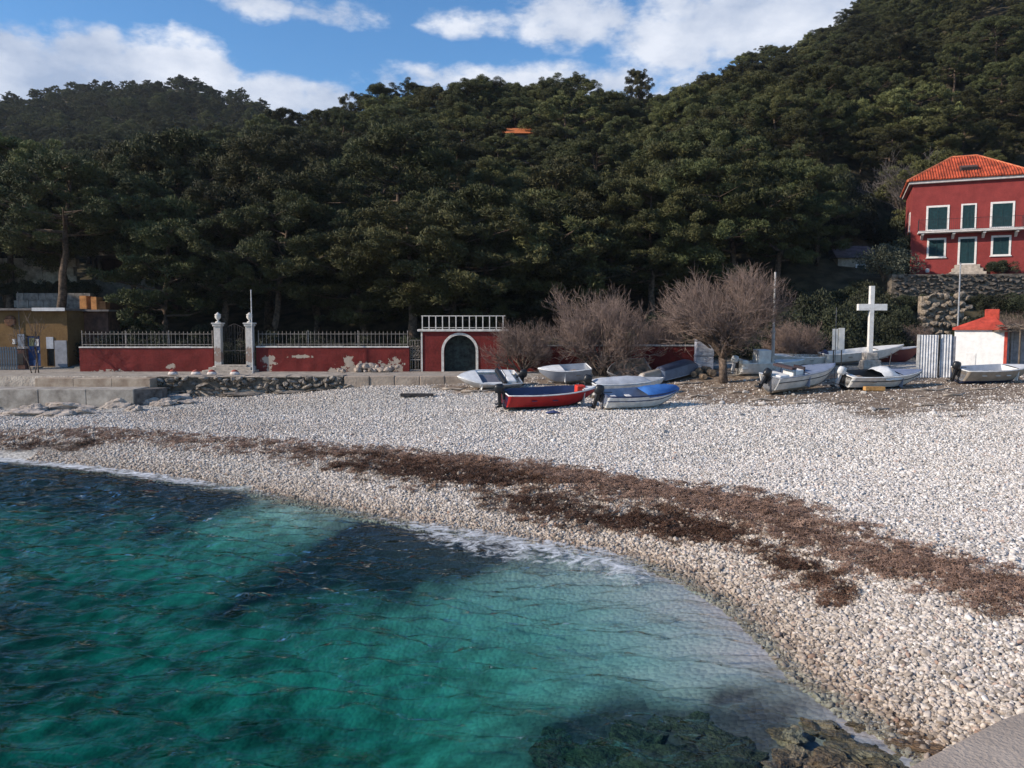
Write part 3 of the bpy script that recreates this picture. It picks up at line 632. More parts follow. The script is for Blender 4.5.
def pine(seed, H, RR, lo=.34, lean=.08, m=PINE, nl=18, dens=330):
    rg = np.random.RandomState(seed); tb = MB()
    ph = rg.uniform(0, 6.28); K = 9
    tp = [Vector((math.cos(ph) * lean * H * (i / K) ** 1.6 + rg.randn() * .07, math.sin(ph) * lean * H * (i / K) ** 1.6 + rg.randn() * .07, H * .96 * i / K - (.25 if i == 0 else 0))) for i in range(K + 1)]
    tb.tube(tp, [.026 * H * (1 - .85 * i / K) * (1.35 if i == 0 else 1) for i in range(K + 1)], 8)
    def tpt(h):
        f = h / .96 * K; i = min(K - 1, int(f)); return tp[i].lerp(tp[i + 1], f - i)
    C = []; Rr = []
    for k in range(nl):
        h = lo + (0.97 - lo) * ((k + rg.uniform(-.4, .4)) / (nl - 1)); h = min(.97, max(lo * .9, h))
        q = (h - lo) / (1 - lo); prof = (math.sin(math.pi * (.20 + .74 * q)) ** .75) if q < .97 else .25
        Lr = RR * prof * rg.uniform(.65, 1.15); a = k * 2.4 + rg.uniform(-.5, .5)
        st = tpt(h * .96); dr = Vector((math.cos(a), math.sin(a), 0)); en = st + dr * Lr + Vector((0, 0, (.10 + .28 * q) * Lr + rg.uniform(-.2, .3)))
        md = st.lerp(en, .5) + Vector((0, 0, -.05 * Lr + rg.uniform(-.2, .15)))
        r0 = .010 * H * (1 - .6 * q)
        tb.tube([st, md, en], [r0, r0 * .65, r0 * .25], 5, False)
        side = Vector((-dr.y, dr.x, 0))
        for f, rad in ((.42, .75), (.66, .95), (.86, 1.0), (1.02, .85)):
            for t in range(2 if f > .5 else 1):
                sg = (1 if t else -1); off = side * sg * rg.uniform(.15, .42) * Lr * (.5 + f * .5) + Vector((0, 0, rg.uniform(-.25, .45)))
                c = st.lerp(en, f) + off + dr * rg.uniform(-.3, .3)
                if rg.rand() < .12: continue
                C.append(np.array(c)); Rr.append(rad * rg.uniform(.5, 1.3) * (.55 + .09 * RR))
                tb.tube([st.lerp(en, max(.1, f - .25)), c], [r0 * .35, r0 * .12], 4, False)
    for t in range(4): C.append(np.array(tp[-1]) + rg.randn(3) * (.5, .5, .25)); Rr.append(rg.uniform(.6, .95))
    C2 = []; R2 = []
    for c, r in zip(C, Rr):
        for q in range(3): C2.append(c + rg.randn(3) * (.52, .52, .26) * r); R2.append(r * rg.uniform(.42, .75))
    V, Q = tufts(rg, C2, R2, .62, dens * 2.7, .25, .027)
    return tb.mesh('pine_trunk', BARK, True), np_mesh('pine_crown', V, Q, m)
PINES = [pine(11, 11, 4.2), pine(12, 12, 3.6, .30), pine(13, 10, 4.6, .42, .14), pine(14, 13, 4.4, .38, .05, PINE2), pine(15, 9, 3.8, .28, .1, PINE2), pine(16, 11.5, 5.0, .45, .12), pine(17, 10, 3.4, .22, .06), pine(18, 13, 4.6, .60, .10, PINE, 15), pine(19, 12, 4.0, .52, .22, PINE2, 14)]
PINE_H = [11, 12, 10, 13, 9, 11.5, 10, 13, 12]
def tree_thing(kind, label, group, x, y, h, sx=1.0, rz=0.0, z=None):
    tm, cm = PINES[kind]; s = h / PINE_H[kind]; z = hz1(x, y) if z is None else z
    t = thing('pine_tree', label, 'tree', (x, y, z - .1), rz, group)
    inst('trunk', tm, t, sc=(s * sx, s * sx, s)); inst('crown', cm, t, sc=(s * sx, s * sx, s)); return t

def bush_mesh(seed, m, rad=1.0, n=16, dens=420, ln=.16, wd=.05, squash=.85, upright=.7):
    rg = np.random.RandomState(seed); C = []; Rr = []
    for k in range(n):
        a = rg.uniform(0, 6.28); q = rg.uniform(0, 1) ** .6; C.append(np.array((math.cos(a) * q * rad * .8, math.sin(a) * q * rad * .8, rad * upright * rg.uniform(.25, 1.25) * (1.15 - .5 * q)))); Rr.append(rad * rg.uniform(.26, .46))
    V, Q = tufts(rg, C, Rr, squash, dens / rad ** 2, ln, wd, .3); tb = MB()
    for c in C[:8]: tb.tube([(0, 0, -.15), tuple(c * .5), tuple(c)], [.045 * rad, .03 * rad, .01 * rad], 4, False)
    return tb.mesh('bush_stem', BARK), np_mesh('bush_foliage', V, Q, m)
BUSHES = [bush_mesh(31, BUSH, n=24, dens=2600, ln=.09, wd=.02), bush_mesh(32, BUSH, n=22, dens=2600, ln=.09, wd=.022), bush_mesh(33, OLIVE, n=24, dens=2000, ln=.08, wd=.016)]
def bush(kind, label, group, x, y, w, h, rz=0, name='shrub', cat='shrub', z=None):
    tm, fm = BUSHES[kind]; t = thing(name, label, cat, (x, y, hz1(x, y) if z is None else z), rz, group)
    inst('stems', tm, t, sc=(w, w, h)); inst('foliage', fm, t, sc=(w, w, h)); return t

def bare_tree(seed, H, spread, stems=6, m=TWIG, bark=TWIGBARK, trunk=True, lv=(5, 5, 5, 4), twr=.011, rf=1.0):
    rg = random.Random(seed); wood = MB(); tw = MB()
    def seg(mb, a, b, r0, r1, n):
        mid = a.lerp(b, .5) + Vector((rg.uniform(-1, 1), rg.uniform(-1, 1), rg.uniform(-1, 1))) * (b - a).length * .07
        mb.tube([a, mid, b], [r0, (r0 + r1) / 2, r1], n, False)
    def grow(p, d, L, r, k):
        q = p + d * L; q_r = r * .62
        seg(wood if r > .02 else tw, p, q, r, q_r, 6 if r > .05 else 4 if r > .02 else 3)
        if k >= len(lv): return
        for j in range(lv[k]):
            f = 1.0 if j == 0 else rg.uniform(.3, 1.0); nd = (d + Vector((rg.gauss(0, 1), rg.gauss(0, 1), rg.gauss(.12, .8))) * (.38 + .05 * k)).normalized()
            if k >= 2: nd = (nd + Vector((0, 0, .14))).normalized()
            grow(p.lerp(q, f), nd, L * rg.uniform(.5, .82), max(twr, q_r * rg.uniform(.5, .75)), k + 1)
    th = H * .2 if trunk else .05
    base = Vector((0, 0, th))
    if trunk: wood.tube([(0.1, 0, -.2), (.06, .02, th * .5), tuple(base)], [H * .055 * rf, H * .042 * rf, H * .040 * rf], 8)
    for s in range(stems):
        a = 6.283 * s / stems + rg.uniform(-.3, .3); tl = rg.uniform(.25, 1.0) if s else .1
        d = Vector((math.cos(a) * spread * tl, math.sin(a) * spread * tl, 1)).normalized()
        grow(base if trunk else Vector((rg.uniform(-.2, .2), rg.uniform(-.2, .2), -.1)), d, H * .30, H * .026 * rf, 0)
    return wood.mesh('bare_wood', bark, True), tw.mesh('bare_twigs', m)
def bare_thing(pair, label, x, y, s, rz=0, name='bare_tree', cat='tree', group=None, z=None, sz=None, tl='trunk'):
    t = thing(name, label, cat, (x, y, (hz1(x, y) if z is None else z)), rz, group)
    inst(tl, pair[0], t, sc=(s, s, sz or s)); inst('twigs', pair[1], t, sc=(s, s, sz or s)); return t

# ------------------------------------------------------------------ red garden wall, gate, arch
WY = 47.0
WHITE = mat('old_white_paint', (.62, .585, .54), .85, .16, 5, .006, 30)
IRON = mat('rusty_iron', (.10, .085, .078), .7, .35, 8, 0, None, .4)
IRONL = mat('pale_iron', (.33, .29, .26), .6, .3, 8, 0, None, .3)
REDC = (.175, .027, .024)
def X_(px, Y=WY): return float(ray(px, 345)[0] * Y / ray(px, 345)[1])
def Z_(py, Y=WY): return float(at(512, py, Y)[2])
def railing(parent, x0, x1, z0, z1, step, m=IRONL, spear=True, y=0.15, r=.012):
    """rails and separate upright bars"""
    for z in (z0 + .12, z1 - .16):
        MB().box(x0, x1, y - .015, y + .015, z - .015, z + .015).build('rail', m, parent)
    n = int((x1 - x0) / step); bm_ = MB().tube([(0, 0, 0), (0, 0, z1 - z0 - (.07 if spear else 0))], r, 5)
    if spear: bm_.lathe([(r * 1.9, z1 - z0 - .09), (.001, z1 - z0 + .02)], 5)
    me = bm_.mesh('bar', m)
    for i in range(n + 1):
        inst('bar', me, parent, (x0 + (x1 - x0) * i / n, y, z0))
    pm = MB().box(-.025, .025, -.025, .025, 0, z1 - z0 + .05).mesh('post', m)
    k = max(2, int((x1 - x0) / 2.6))
    for i in range(k + 1): inst('post', pm, parent, (x0 + (x1 - x0) * i / k, y + .045, z0))
def wall(name, label, px0, px1, ztop, patches, rail=None, cop=True, seed=0, zb=2.0):
    x0, x1 = X_(px0), X_(px1); t = thing(name, label, 'wall', (x0, WY, zb)); h = ztop - zb; L_ = x1 - x0
    m = plaster_mat('red_plaster_%d' % seed, REDC, (.40, .33, .27), patches)
    # slightly wavy old wall face
    nx = int(L_ / .4); V = []; 
    mb = MB(); n = nx + 1
    for s, yy in ((0, 0), (1, .3)):
        for i in range(n):
            for k in range(5):
                V.append((L_ * i / nx, yy + (rnd.uniform(-.012, .012) if 0 < k < 4 else 0), h * k / 4))
    fs = []
    for s in (0, 1):
        for i in range(nx):
            for k in range(4): o = s * n * 5; fs.append((o + i * 5 + k, o + (i + 1) * 5 + k, o + (i + 1) * 5 + k + 1, o + i * 5 + k + 1))
    o2 = n * 5
    for k in range(4): fs += [(k, k + 1, o2 + k + 1, o2 + k), ((n - 1) * 5 + k, (n - 1) * 5 + k + 1, o2 + (n - 1) * 5 + k + 1, o2 + (n - 1) * 5 + k)]
    for i in range(nx): fs.append((i * 5 + 4, (i + 1) * 5 + 4, o2 + (i + 1) * 5 + 4, o2 + i * 5 + 4))
    mb.add(V, fs).build('wall_face', m, t)
    if cop:
        k = int(L_ / 1.3)
        for i in range(k):
            MB().box(L_ * i / k + .004, L_ * (i + 1) / k - .004, -.05 + rnd.uniform(-.01, .01), .35, h, h + .085 + rnd.uniform(-.01, .012)).build('coping_stone', WHITE, t, bevel=.012)
    if rail: railing(t, .1, L_ - .1, h + .085, rail - zb, .24)
    return t
wall('garden_wall', 'red plaster garden wall with iron railing left of the urn pillars', 79, 213, 3.62, [(2.0, .1, 1.2, .25), (5.5, .5, .3, .2)], 4.62, seed=1)
wall('garden_wall', 'red plaster garden wall with flaking patches between urn pillar and arched gatehouse', 256, 409, 3.64, [(.75, .75, .45, .5), (6.6, .25, 1.9, .55), (5.6, .75, .35, .5), (4.8, .2, .5, .3), (8.4, .5, .5, .6), (2.7, 1.1, .8, .12)], 4.62, seed=2)
wall('garden_wall', 'long dark red garden wall behind the beached boats', 508, 704, 3.72, [(4.5, .4, .8, .3)], None, seed=3)

def pillar(px, label):
    x = X_(px); t = thing('gate_pillar', label, 'pillar', (x, WY - .05, 2.2), 0, None)
    MB().box(-.29, .29, -.29, .29, -.1, .34).build('plinth', WHITE, t, bevel=.02)
    MB().box(-.205, .205, -.205, .205, .34, 2.72).build('shaft', plaster_mat('pillar_paint_%d' % px, (.56, .53, .49), (.30, .22, .18), [(0, .9, .3, .6)], .35), t, bevel=.02)
    MB().box(-.26, .26, -.26, .26, 2.72, 2.85).box(-.31, .31, -.31, .31, 2.852, 2.94).build('capital', WHITE, t, bevel=.015)
    MB().lathe([(.16, 0), (.16, .05), (.06, .09), (.055, .16), (.14, .24), (.19, .36), (.15, .42), (.20, .47), (.12, .52), (.04, .60), (.01, .62)], 14, (0, 0, 2.94)).build('urn', WHITE, t, True)
    return t
pillar(219, 'white gate pillar with urn adjoining the shorter red wall'); pillar(250.5, 'white gate pillar with urn standing behind the thin grey flagpole')
def iron_gate(px0, px1, z0, z1, label, arch=.35, m=IRON, y=.0):
    x0, x1 = X_(px0), X_(px1); w = (x1 - x0) / 2; t = thing('iron_gate', label, 'gate', ((x0 + x1) / 2, WY + y, z0))
    h = z1 - z0
    for s in (-1, 1):
        lf = MB().box(min(.015 * s, w * s), max(.015 * s, w * s), -.02, .02, h * .36, h * .36 + .05).build('gate_leaf', m, t)
        MB().box(min(.015 * s, w * s), max(.015 * s, w * s), -.02, .02, .06, .12).build('bottom_rail', m, lf)
        n = max(3, int(w / .12))
        for i in range(n):
            x = s * (.03 + (w - .05) * i / (n - 1)); hh = h - arch * (1 - (1 - abs(x) / w) ** .8)
            MB().tube([(x, 0, .05), (x, 0, hh)], .012, 5).build('bar', m, lf)
        MB().tube([(s * .03, 0, h - .02), (s * w * .5, 0, h - arch * .45), (s * w, 0, h - arch)], .016, 5).build('top_rail', m, lf)
        for q in range(3):
            c = (s * w * .5, 0, h * (.48 + .14 * q)); MB().tube([(c[0] + .13 * math.cos(a) * (1 - a / 16), -.02, c[2] + .13 * math.sin(a) * (1 - a / 16)) for a in np.linspace(0, 9, 20)], .011, 4).build('scroll', m, lf)
    return t
iron_gate(224.5, 245.5, 2.5, 5.1, 'ornate rusty iron double gate between the white urn pillars')
iron_gate(409.5, 420.5, 2.2, 4.1, 'narrow plain iron gate next to the arched gatehouse', .02, IRONL, .1)
def steps():
    x0, x1 = X_(208), X_(259); t = thing('gate_steps', 'pale worn stone steps below the iron gate', 'steps', ((x0 + x1) / 2, WY - .4, 2.15)); w = (x1 - x0) / 2
    st = mat('step_stone', (.44, .38, .32), .9, .2, 4, .01, 25)
    MB().box(-w, w, -.65, .3, 0, .18).build('step', st, t, bevel=.02); MB().box(-w * .82, w * .82, -.35, .3, .18, .34).build('step', st, t, bevel=.02); MB().box(-w * .6, w * .6, -.08, .30, .34, .48).build('step', st, t, bevel=.02)
steps()
def gatehouse():
    x0, x1 = X_(421.5), X_(507); L_ = x1 - x0; zb = 2.0; t = thing('arched_gatehouse', 'red plaster gatehouse wall with white arch, green door and roof railing', 'gatehouse', (x0, WY, zb))
    h = Z_(330) - zb; cx = X_(459.8) - x0; r = (X_(478) - X_(441.8)) / 2; ri = r - .13; zc = Z_(333) - zb - r
    m = plaster_mat('red_plaster_4', REDC, (.30, .20, .16), [(4.6, .1, .5, .3)])
    A = [(cx + ri * math.cos(a), zc + ri * math.sin(a)) for a in np.linspace(0, math.pi, 19)]
    pts = [(0, 0), (cx - ri, 0)] + A[::-1] + [(cx + ri, 0), (L_, 0), (L_, h), (0, h)]
    n = len(pts); mb = MB()
    # front and back faces as strips between arch and outline
    def wallface(y):
        top = [(cx + ri * math.cos(a), y, h) for a in np.linspace(0, math.pi, 19)]; lo = [(p[0], y, p[1]) for p in A]
        for i in range(18): mb.add([lo[i], lo[i + 1], top[i + 1], top[i]], [(0, 1, 2, 3)])
        mb.add([(0, y, 0), (cx - ri, y, 0), (cx - ri, y, zc), (cx - ri, y, h), (0, y, h)], [(0, 1, 2, 3, 4)])
        mb.add([(cx + ri, y, 0), (L_, y, 0), (L_, y, h), (cx + ri, y, h), (cx + ri, y, zc)], [(0, 1, 2, 3, 4)])
    wallface(0); wallface(.9)
    mb.add([(0, 0, h), (L_, 0, h), (L_, .9, h), (0, .9, h)], [(0, 1, 2, 3)]); mb.add([(0, 0, 0), (0, .9, 0), (0, .9, h), (0, 0, h)], [(0, 1, 2, 3)]); mb.add([(L_, 0, 0), (L_, .9, 0), (L_, .9, h), (L_, 0, h)], [(0, 1, 2, 3)])
    pr = [(cx + ri, 0)] + A + [(cx - ri, 0)]
    for i in range(len(pr) - 1): mb.add([(pr[i][0], 0, pr[i][1]), (pr[i + 1][0], 0, pr[i + 1][1]), (pr[i + 1][0], .9, pr[i + 1][1]), (pr[i][0], .9, pr[i][1])], [(0, 1, 2, 3)])
    mb.build('wall_face', m, t)
    tr = MB(); ro = r + .02
    ang = list(np.linspace(0, math.pi, 21)); oo = [(cx + ro, 0)] + [(cx + ro * math.cos(a), zc + ro * math.sin(a)) for a in ang] + [(cx - ro, 0)]; ii = [(cx + ri, 0)] + [(cx + ri * math.cos(a), zc + ri * math.sin(a)) for a in ang] + [(cx - ri, 0)]
    for i in range(len(oo) - 1):
        a, b, c, d = ii[i], ii[i + 1], oo[i + 1], oo[i]
        tr.add([(a[0], -.04, a[1]), (b[0], -.04, b[1]), (c[0], -.04, c[1]), (d[0], -.04, d[1]), (a[0], .1, a[1]), (b[0], .1, b[1]), (c[0], .0, c[1]), (d[0], .0, d[1])], [(0, 1, 2, 3), (0, 4, 5, 1), (2, 6, 7, 3)])
    tr.build('arch_trim', WHITE, t, recalc=False)
    MB().box(-.03, .06, -.045, .02, 0, h - .09).build('corner_strip', WHITE, t)
    MB().box(-.22, L_ + .1, -.16, 1.0, h - .09 + .002, h + .05).build('cornice', WHITE, t, bevel=.015)
    gm = mat('green_door_paint', (.030, .045, .042), .8, .4, 4, .01, 20)
    d = MB().box(cx - ri, cx + ri, .55, .61, 0, zc + ri).build('door', gm, t)
    for i in range(9):
        x = cx - ri + .04 + (2 * ri - .08) * i / 9; MB().box(x + .008, x + (2 * ri - .08) / 9 - .008, .52, .549, .05, zc + math.sqrt(max(.02, ri ** 2 - max(abs(x - cx), abs(x + 2 * ri / 9 - cx)) ** 2)) - .02).build('plank', gm, d)
    # pale metal roof railing
    z0 = h + .05; z1 = Z_(315.5) - zb
    MB().box(0.0, L_ - .1, -.02, .02, z1 - .05, z1).box(0.02, L_ - .1, -.018, .018, z0 + .08, z0 + .11).build('rail', WHITE, t)
    bm_ = MB().box(-.03, .03, -.022, .022, 0, z1 - z0 - .05).mesh('bar', WHITE); k = 13
    for i in range(k): inst('bar', bm_, t, (.06 + (L_ - .3) * i / (k - 1), 0, z0))
gatehouse()
# rubble fallen from the wall
def rubble():
    ms = [rock_mesh('rubble_stone_%d' % k, 60 + k, mat('rubble', (.42, .34, .28), .95, .25, 3, .01, 20, per_obj=.3), 2, .75) for k in range(4)]
    for i in range(30):
        px = rnd.triangular(336, 398, 378); x = X_(px, 46.6) + rnd.uniform(-.2, .2); y = 46.75 - abs(rnd.gauss(0, .32)); s = rnd.uniform(.10, .28)
        o = inst('rubble_stone', ms[i % 4], None, (x, y, 2.2 + s * .45 + (.22 if rnd.random() < .3 else 0) * (46.8 - y < .3)), (rnd.uniform(-.4, .4), rnd.uniform(-.4, .4), rnd.uniform(0, 6)), (s * 1.2, s, s))
        tag(o, 'loose tan stone heaped at the foot of the flaking red wall', 'stone', 'rubble below the flaking wall')
rubble()
def pole(name, label, px, pyt, pyb, Y, r, m, two=None, zb=None):
    top = at(px, pyt, Y); zb = hz1(top.x, Y) - .15 if zb is None else zb
    t = thing(name, label, 'pole', (top.x, Y, zb)); h = top.z - zb
    if two: MB().tube([(0, 0, 0), (0, 0, h * two)], r * 1.35, 8).build('lower_tube', m, t); MB().tube([(0.0, 0, h * two - .1), (0.02, 0, h)], [r, r * .8], 8).build('upper_tube', m, t); MB().tube([(0, 0, h * two - .06), (0, 0, h * two + .06)], r * 1.7, 8).build('collar', m, t)
    else: MB().tube([(0, 0, 0), (0, 0, h)], [r, r * .7], 8).build('shaft', m, t); MB().lathe([(r * 2.2, 0), (r * 2.2, .18), (r, .2)], 8).build('foot', m, t); MB().lathe([(r * .8, 0), (r * 1.3, .04), (.005, .09)], 8, (0, 0, h)).build('finial', m, t)
    return t
GALV = mat('galvanised_steel', (.42, .42, .43), .5, .15, 6, 0, None, .5)
GREYP = mat('grey_pole_paint', (.30, .30, .31), .7, .2, 6)
pole('flagpole', 'thin grey flagpole on the quay before the urn pillar', 251, 291, 376, 45.2, .045, GALV)
pole('utility_pole', 'tall pale steel pole beside the bare tamarisk and white motorboat', 775, 272, 357, 44.5, .07, mat('pale_pole', (.47, .45, .43), .6, .15, 5), .44)
pole('utility_pole', 'slim grey lamp pole rising before the red house', 960.5, 264, 335, 52, .06, GALV)
pole('mast_pole', 'thin dark mast beside the white notice board', 836.5, 309, 362, 43.6, .028, mat('dark_mast', (.10, .10, .11), .6, .2, 5))
pole('corner_post', 'dark wooden post beside the boat moored by the white hut', 1020.5, 331, 381, 42.0, .06, mat('dark_wood', (.14, .11, .085), .9, .3, 6))

# ------------------------------------------------------------------ quay: stone wall, slabs, ledges, mooring domes
STONEM = mat('quay_stone', (.27, .235, .20), .95, .35, 2.2, .03, 9, per_obj=.35)
CONC = mat('beige_concrete', (.47, .385, .30), .92, .2, 1.6, .012, 20, color2=(.23, .165, .12))
CONC2 = mat('pale_concrete', (.44, .40, .35), .92, .2, 1.6, .012, 20, color2=(.19, .165, .14))
def quay():
    ms = [rock_mesh('quay_stone_%d' % k, 80 + k, STONEM, 2, .8, .3) for k in range(5)]
    x0, x1 = X_(146, QY), X_(343, QY); t = thing('stone_quay_wall', 'rough dark stone quay wall edging the shingle below the red wall', 'wall', (x0, QY, 1.1))
    MB().box(.1, x1 - x0, .05, .8, -.3, 1.04).build('core', mat('dark_mortar', (.16, .135, .11), .95, .3, 3, .03, 10), t)
    x = 0.0
    for row in range(5):
        x = rnd.uniform(0, .3)
        while x < x1 - x0:
            w = rnd.choice((.18, .26, .34, .45, .7)) * rnd.uniform(.8, 1.2)
            if rnd.random() > .15: inst('stone', ms[rnd.randrange(5)], t, (x + w / 2, rnd.uniform(-.14, .10), row * .235 + rnd.uniform(-.10, .09)), (rnd.uniform(-.4, .4), rnd.uniform(-.4, .4), rnd.uniform(-.5, .5)), (w * .58, rnd.uniform(.16, .30), rnd.uniform(.10, .24)))
            x += w * rnd.uniform(.85, 1.15)
    n = 14
    for i in range(n): MB().box((x1 - x0) * i / n + .01, (x1 - x0) * (i + 1) / n - .01, -.12 + rnd.uniform(-.08, .08), .9, 1.05, 1.13 + rnd.uniform(-.03, .03)).build('capping_slab', mat('quay_cap', (.40, .34, .28), .95, .3, 1.5, .02, 12), t, bevel=.02)
    # concrete kerb going on to the arch
    xa, xb = X_(344, QY), X_(470, QY); t = thing('quay_kerb', 'low plain concrete kerb running from stone quay to arched gatehouse', 'kerb', (xa, QY, 1.3)); n = 5
    for i in range(n): MB().box((xb - xa) * i / n + .004, (xb - xa) * (i + 1) / n - .004, -.06 + rnd.uniform(-.05, .02), .35, -.2, .93 + rnd.uniform(-.03, .02)).build('kerb_block', mat('kerb_tan', (.42, .34, .27), .95, .2, 1.0, .03, 9, color2=(.24, .19, .15)), t, bevel=.05)
    # left: beige parapet and lower slab
    xa, xb = X_(33, 41.6), X_(149, 41.6); t = thing('concrete_parapet', 'long beige concrete parapet above the lower landing slab', 'parapet', (xa, 41.6, 1.3)); n = 3
    for i in range(n): MB().box((xb - xa) * i / n + .006, (xb - xa) * (i + 1) / n - .006, 0, .95, -.4, Z_(378.5, 41.6) - 1.3 + rnd.uniform(-.01, .01)).build('parapet_block', CONC, t, bevel=.02)
    MB().prism([(-1.3, .1), (-.02, -.02), (-.02, .8), (-1.0, .8)], -.4, Z_(387, 41.6) - 1.3).build('ramp_stone', CONC2, t)
    xa, xb = X_(-60, 39.8), X_(132, 39.8); t = thing('landing_slab', 'pale concrete landing slab stepping out below the beige parapet', 'slab', (xa, 39.8, .8)); zt = Z_(389.5, 39.8) - .8; n = 4
    for i in range(n): MB().box((xb - xa) * i / n + .008, (xb - xa) * (i + 1) / n - .008, 0 + rnd.uniform(-.03, .03), 1.78, -.3, zt + rnd.uniform(-.01, .01)).build('slab_block', CONC2, t, bevel=.03)
    MB().prism([(xb - xa - .005, .05), (xb - xa + .95, 1.1), (xb - xa + .95, 1.75), (xb - xa - .005, 1.75)], -.3, zt - .03).build('ramp', mat('dark_ramp', (.14, .125, .115), .9, .3, 3, .02, 12), t)
    # flat rocks
    rm = [rock_mesh('ledge_rock_%d' % k, 120 + k, mat('ledge_rock', (.50, .43, .37), .95, .3, 1.4, .05, 6, color2=(.20, .17, .15)), 4, .55, .8) for k in range(5)]
    for i, (px, py, sx, sy, sz) in enumerate([(12, 405, 1.5, .8, .5), (45, 402, 1.5, .7, .45), (70, 408, 1.4, .7, .42), (96, 401, 1.3, .6, .45), (120, 405, 1.2, .7, .42), (148, 402, 1.1, .6, .40), (176, 398, 1.0, .5, .38), (22, 414, 1.2, .6, .30), (60, 415, 1.2, .5, .26), (-30, 408, 1.6, .9, .55), (165, 404, .8, .4, .28), (110, 396, 1.2, .5, .4), (85, 413, .7, .35, .3), (135, 410, .6, .35, .28), (5, 398, 1.2, .5, .4), (35, 410, .8, .4, .3), (190, 402, .6, .3, .25)]):
        p = G(px, py + 1); o = inst('ledge_rock', rm[i % 5], None, (p.x, p.y, p.z + sz * .12), (rnd.uniform(-.1, .1), rnd.uniform(-.1, .1), rnd.uniform(-.25, .25)), (sx * .9, sy, sz * 1.9)); tag(o, 'flat weathered pale rock lying below the landing slab', 'rock', 'ledge rocks below the landing slab')
    rm2 = [rock_mesh('dark_ledge_%d' % k, 140 + k, mat('dark_ledge', (.21, .18, .155), .95, .35, 1.4, .05, 6), 4, .5, .8) for k in range(3)]
    for i, (px, py, sx, sz) in enumerate([(240, 393, 1.3, .32), (285, 390, 1.3, .3), (318, 387, 1.0, .25)]):
        p = G(px, py + 4); o = inst('rock_ledge', rm2[i], None, (p.x, p.y + .2, p.z + sz * .3), (0, 0, rnd.uniform(-.1, .1)), (sx, .5, sz)); tag(o, 'dark overhanging rock ledge at the foot of the stone quay', 'rock', 'dark ledges below the quay wall')
    for px in (172, 195, 211, 234):
        x = X_(px, 43.2); t = thing('mooring_dome', 'small red and white painted mooring dome on the quay edge', 'bollard', (x, 43.2, 2.25), 0, 'red and white domes along the quay')
        MB().lathe([(.27, 0), (.26, .08), (.20, .17)], 12).build('base', mat('dome_white', (.62, .55, .5), .8, .2, 6), t, True); MB().lathe([(.20, .17), (.13, .25), (.03, .29)], 12).build('cap', mat('dome_red', (.38, .09, .06), .7, .2, 6), t, True)
quay()

# ------------------------------------------------------------------ buildings
def window(parent, x, z, w, h, fm, pm, y=0.0, slats=True, fw=.12, sill=True, name='window', shut=None, split=True):
    f = MB().box(x - w / 2, x - w / 2 + fw, y - .05, y + .04, z, z + h).box(x + w / 2 - fw, x + w / 2, y - .05, y + .04, z, z + h).box(x - w / 2 + fw, x + w / 2 - fw, y - .05, y + .04, z + h - fw, z + h).box(x - w / 2 + fw, x + w / 2 - fw, y - .05, y + .04, z, z + fw * .6).build(name, fm, parent)
    iw = w - 2 * fw; k = 2 if split else 1
    for s in range(k):
        xa = x - iw / 2 + iw * s / k + .01; xb = x - iw / 2 + iw * (s + 1) / k - .01; za, zb = z + fw * .6 + .01, z + h - fw - .01
        sh = MB().box(xa, xa + .06, y - .03, y + .02, za, zb).box(xb - .06, xb, y - .03, y + .02, za, zb).box(xa + .06, xb - .06, y - .03, y + .02, zb - .07, zb).box(xa + .06, xb - .06, y - .03, y + .02, za, za + .07)
        nn = int((zb - za - .14) / .09)
        for i in range(nn):
            zz = za + .07 + (zb - za - .14) * (i + .1) / nn; sh.add([(xa + .06, y - .02, zz), (xb - .06, y - .02, zz), (xb - .06, y + .015, zz + .085), (xa + .06, y + .015, zz + .085)], [(0, 1, 2, 3)])
        sh.build('shutter', pm, f, recalc=False)
    if sill: MB().box(x - w / 2 - .06, x + w / 2 + .06, y - .12, y + .03, z - .08, z - .002).build('sill', fm, f)
    return f
def hole_wall(mb, x0, x1, z0, z1, y, holes):
    """wall face with rectangular openings, split in a grid"""
    xs = sorted({x0, x1, *[h[0] for h in holes], *[h[1] for h in holes]}); zs = sorted({z0, z1, *[h[2] for h in holes], *[h[3] for h in holes]})
    for a, b in zip(xs[:-1], xs[1:]):
        for c, d in zip(zs[:-1], zs[1:]):
            if any(h[0] - 1e-6 <= a and b <= h[1] + 1e-6 and h[2] - 1e-6 <= c and d <= h[3] + 1e-6 for h in holes): continue
            mb.add([(a, y, c), (b, y, c), (b, y, d), (a, y, d)], [(0, 1, 2, 3)])
    for (a, b, c, d) in holes:
        mb.add([(a, y, c), (b, y, c), (b, y, d), (a, y, d), (a, y + .22, c), (b, y + .22, c), (b, y + .22, d), (a, y + .22, d)], [(0, 1, 5, 4), (1, 2, 6, 5), (2, 3, 7, 6), (3, 0, 4, 7)])
        mb.add([(a, y + .22, c), (b, y + .22, c), (b, y + .22, d), (a, y + .22, d)], [(0, 1, 2, 3)])
TILE = mat('roof_tiles', (.46, .085, .035), .85, .32, 1.5, .01, 20)
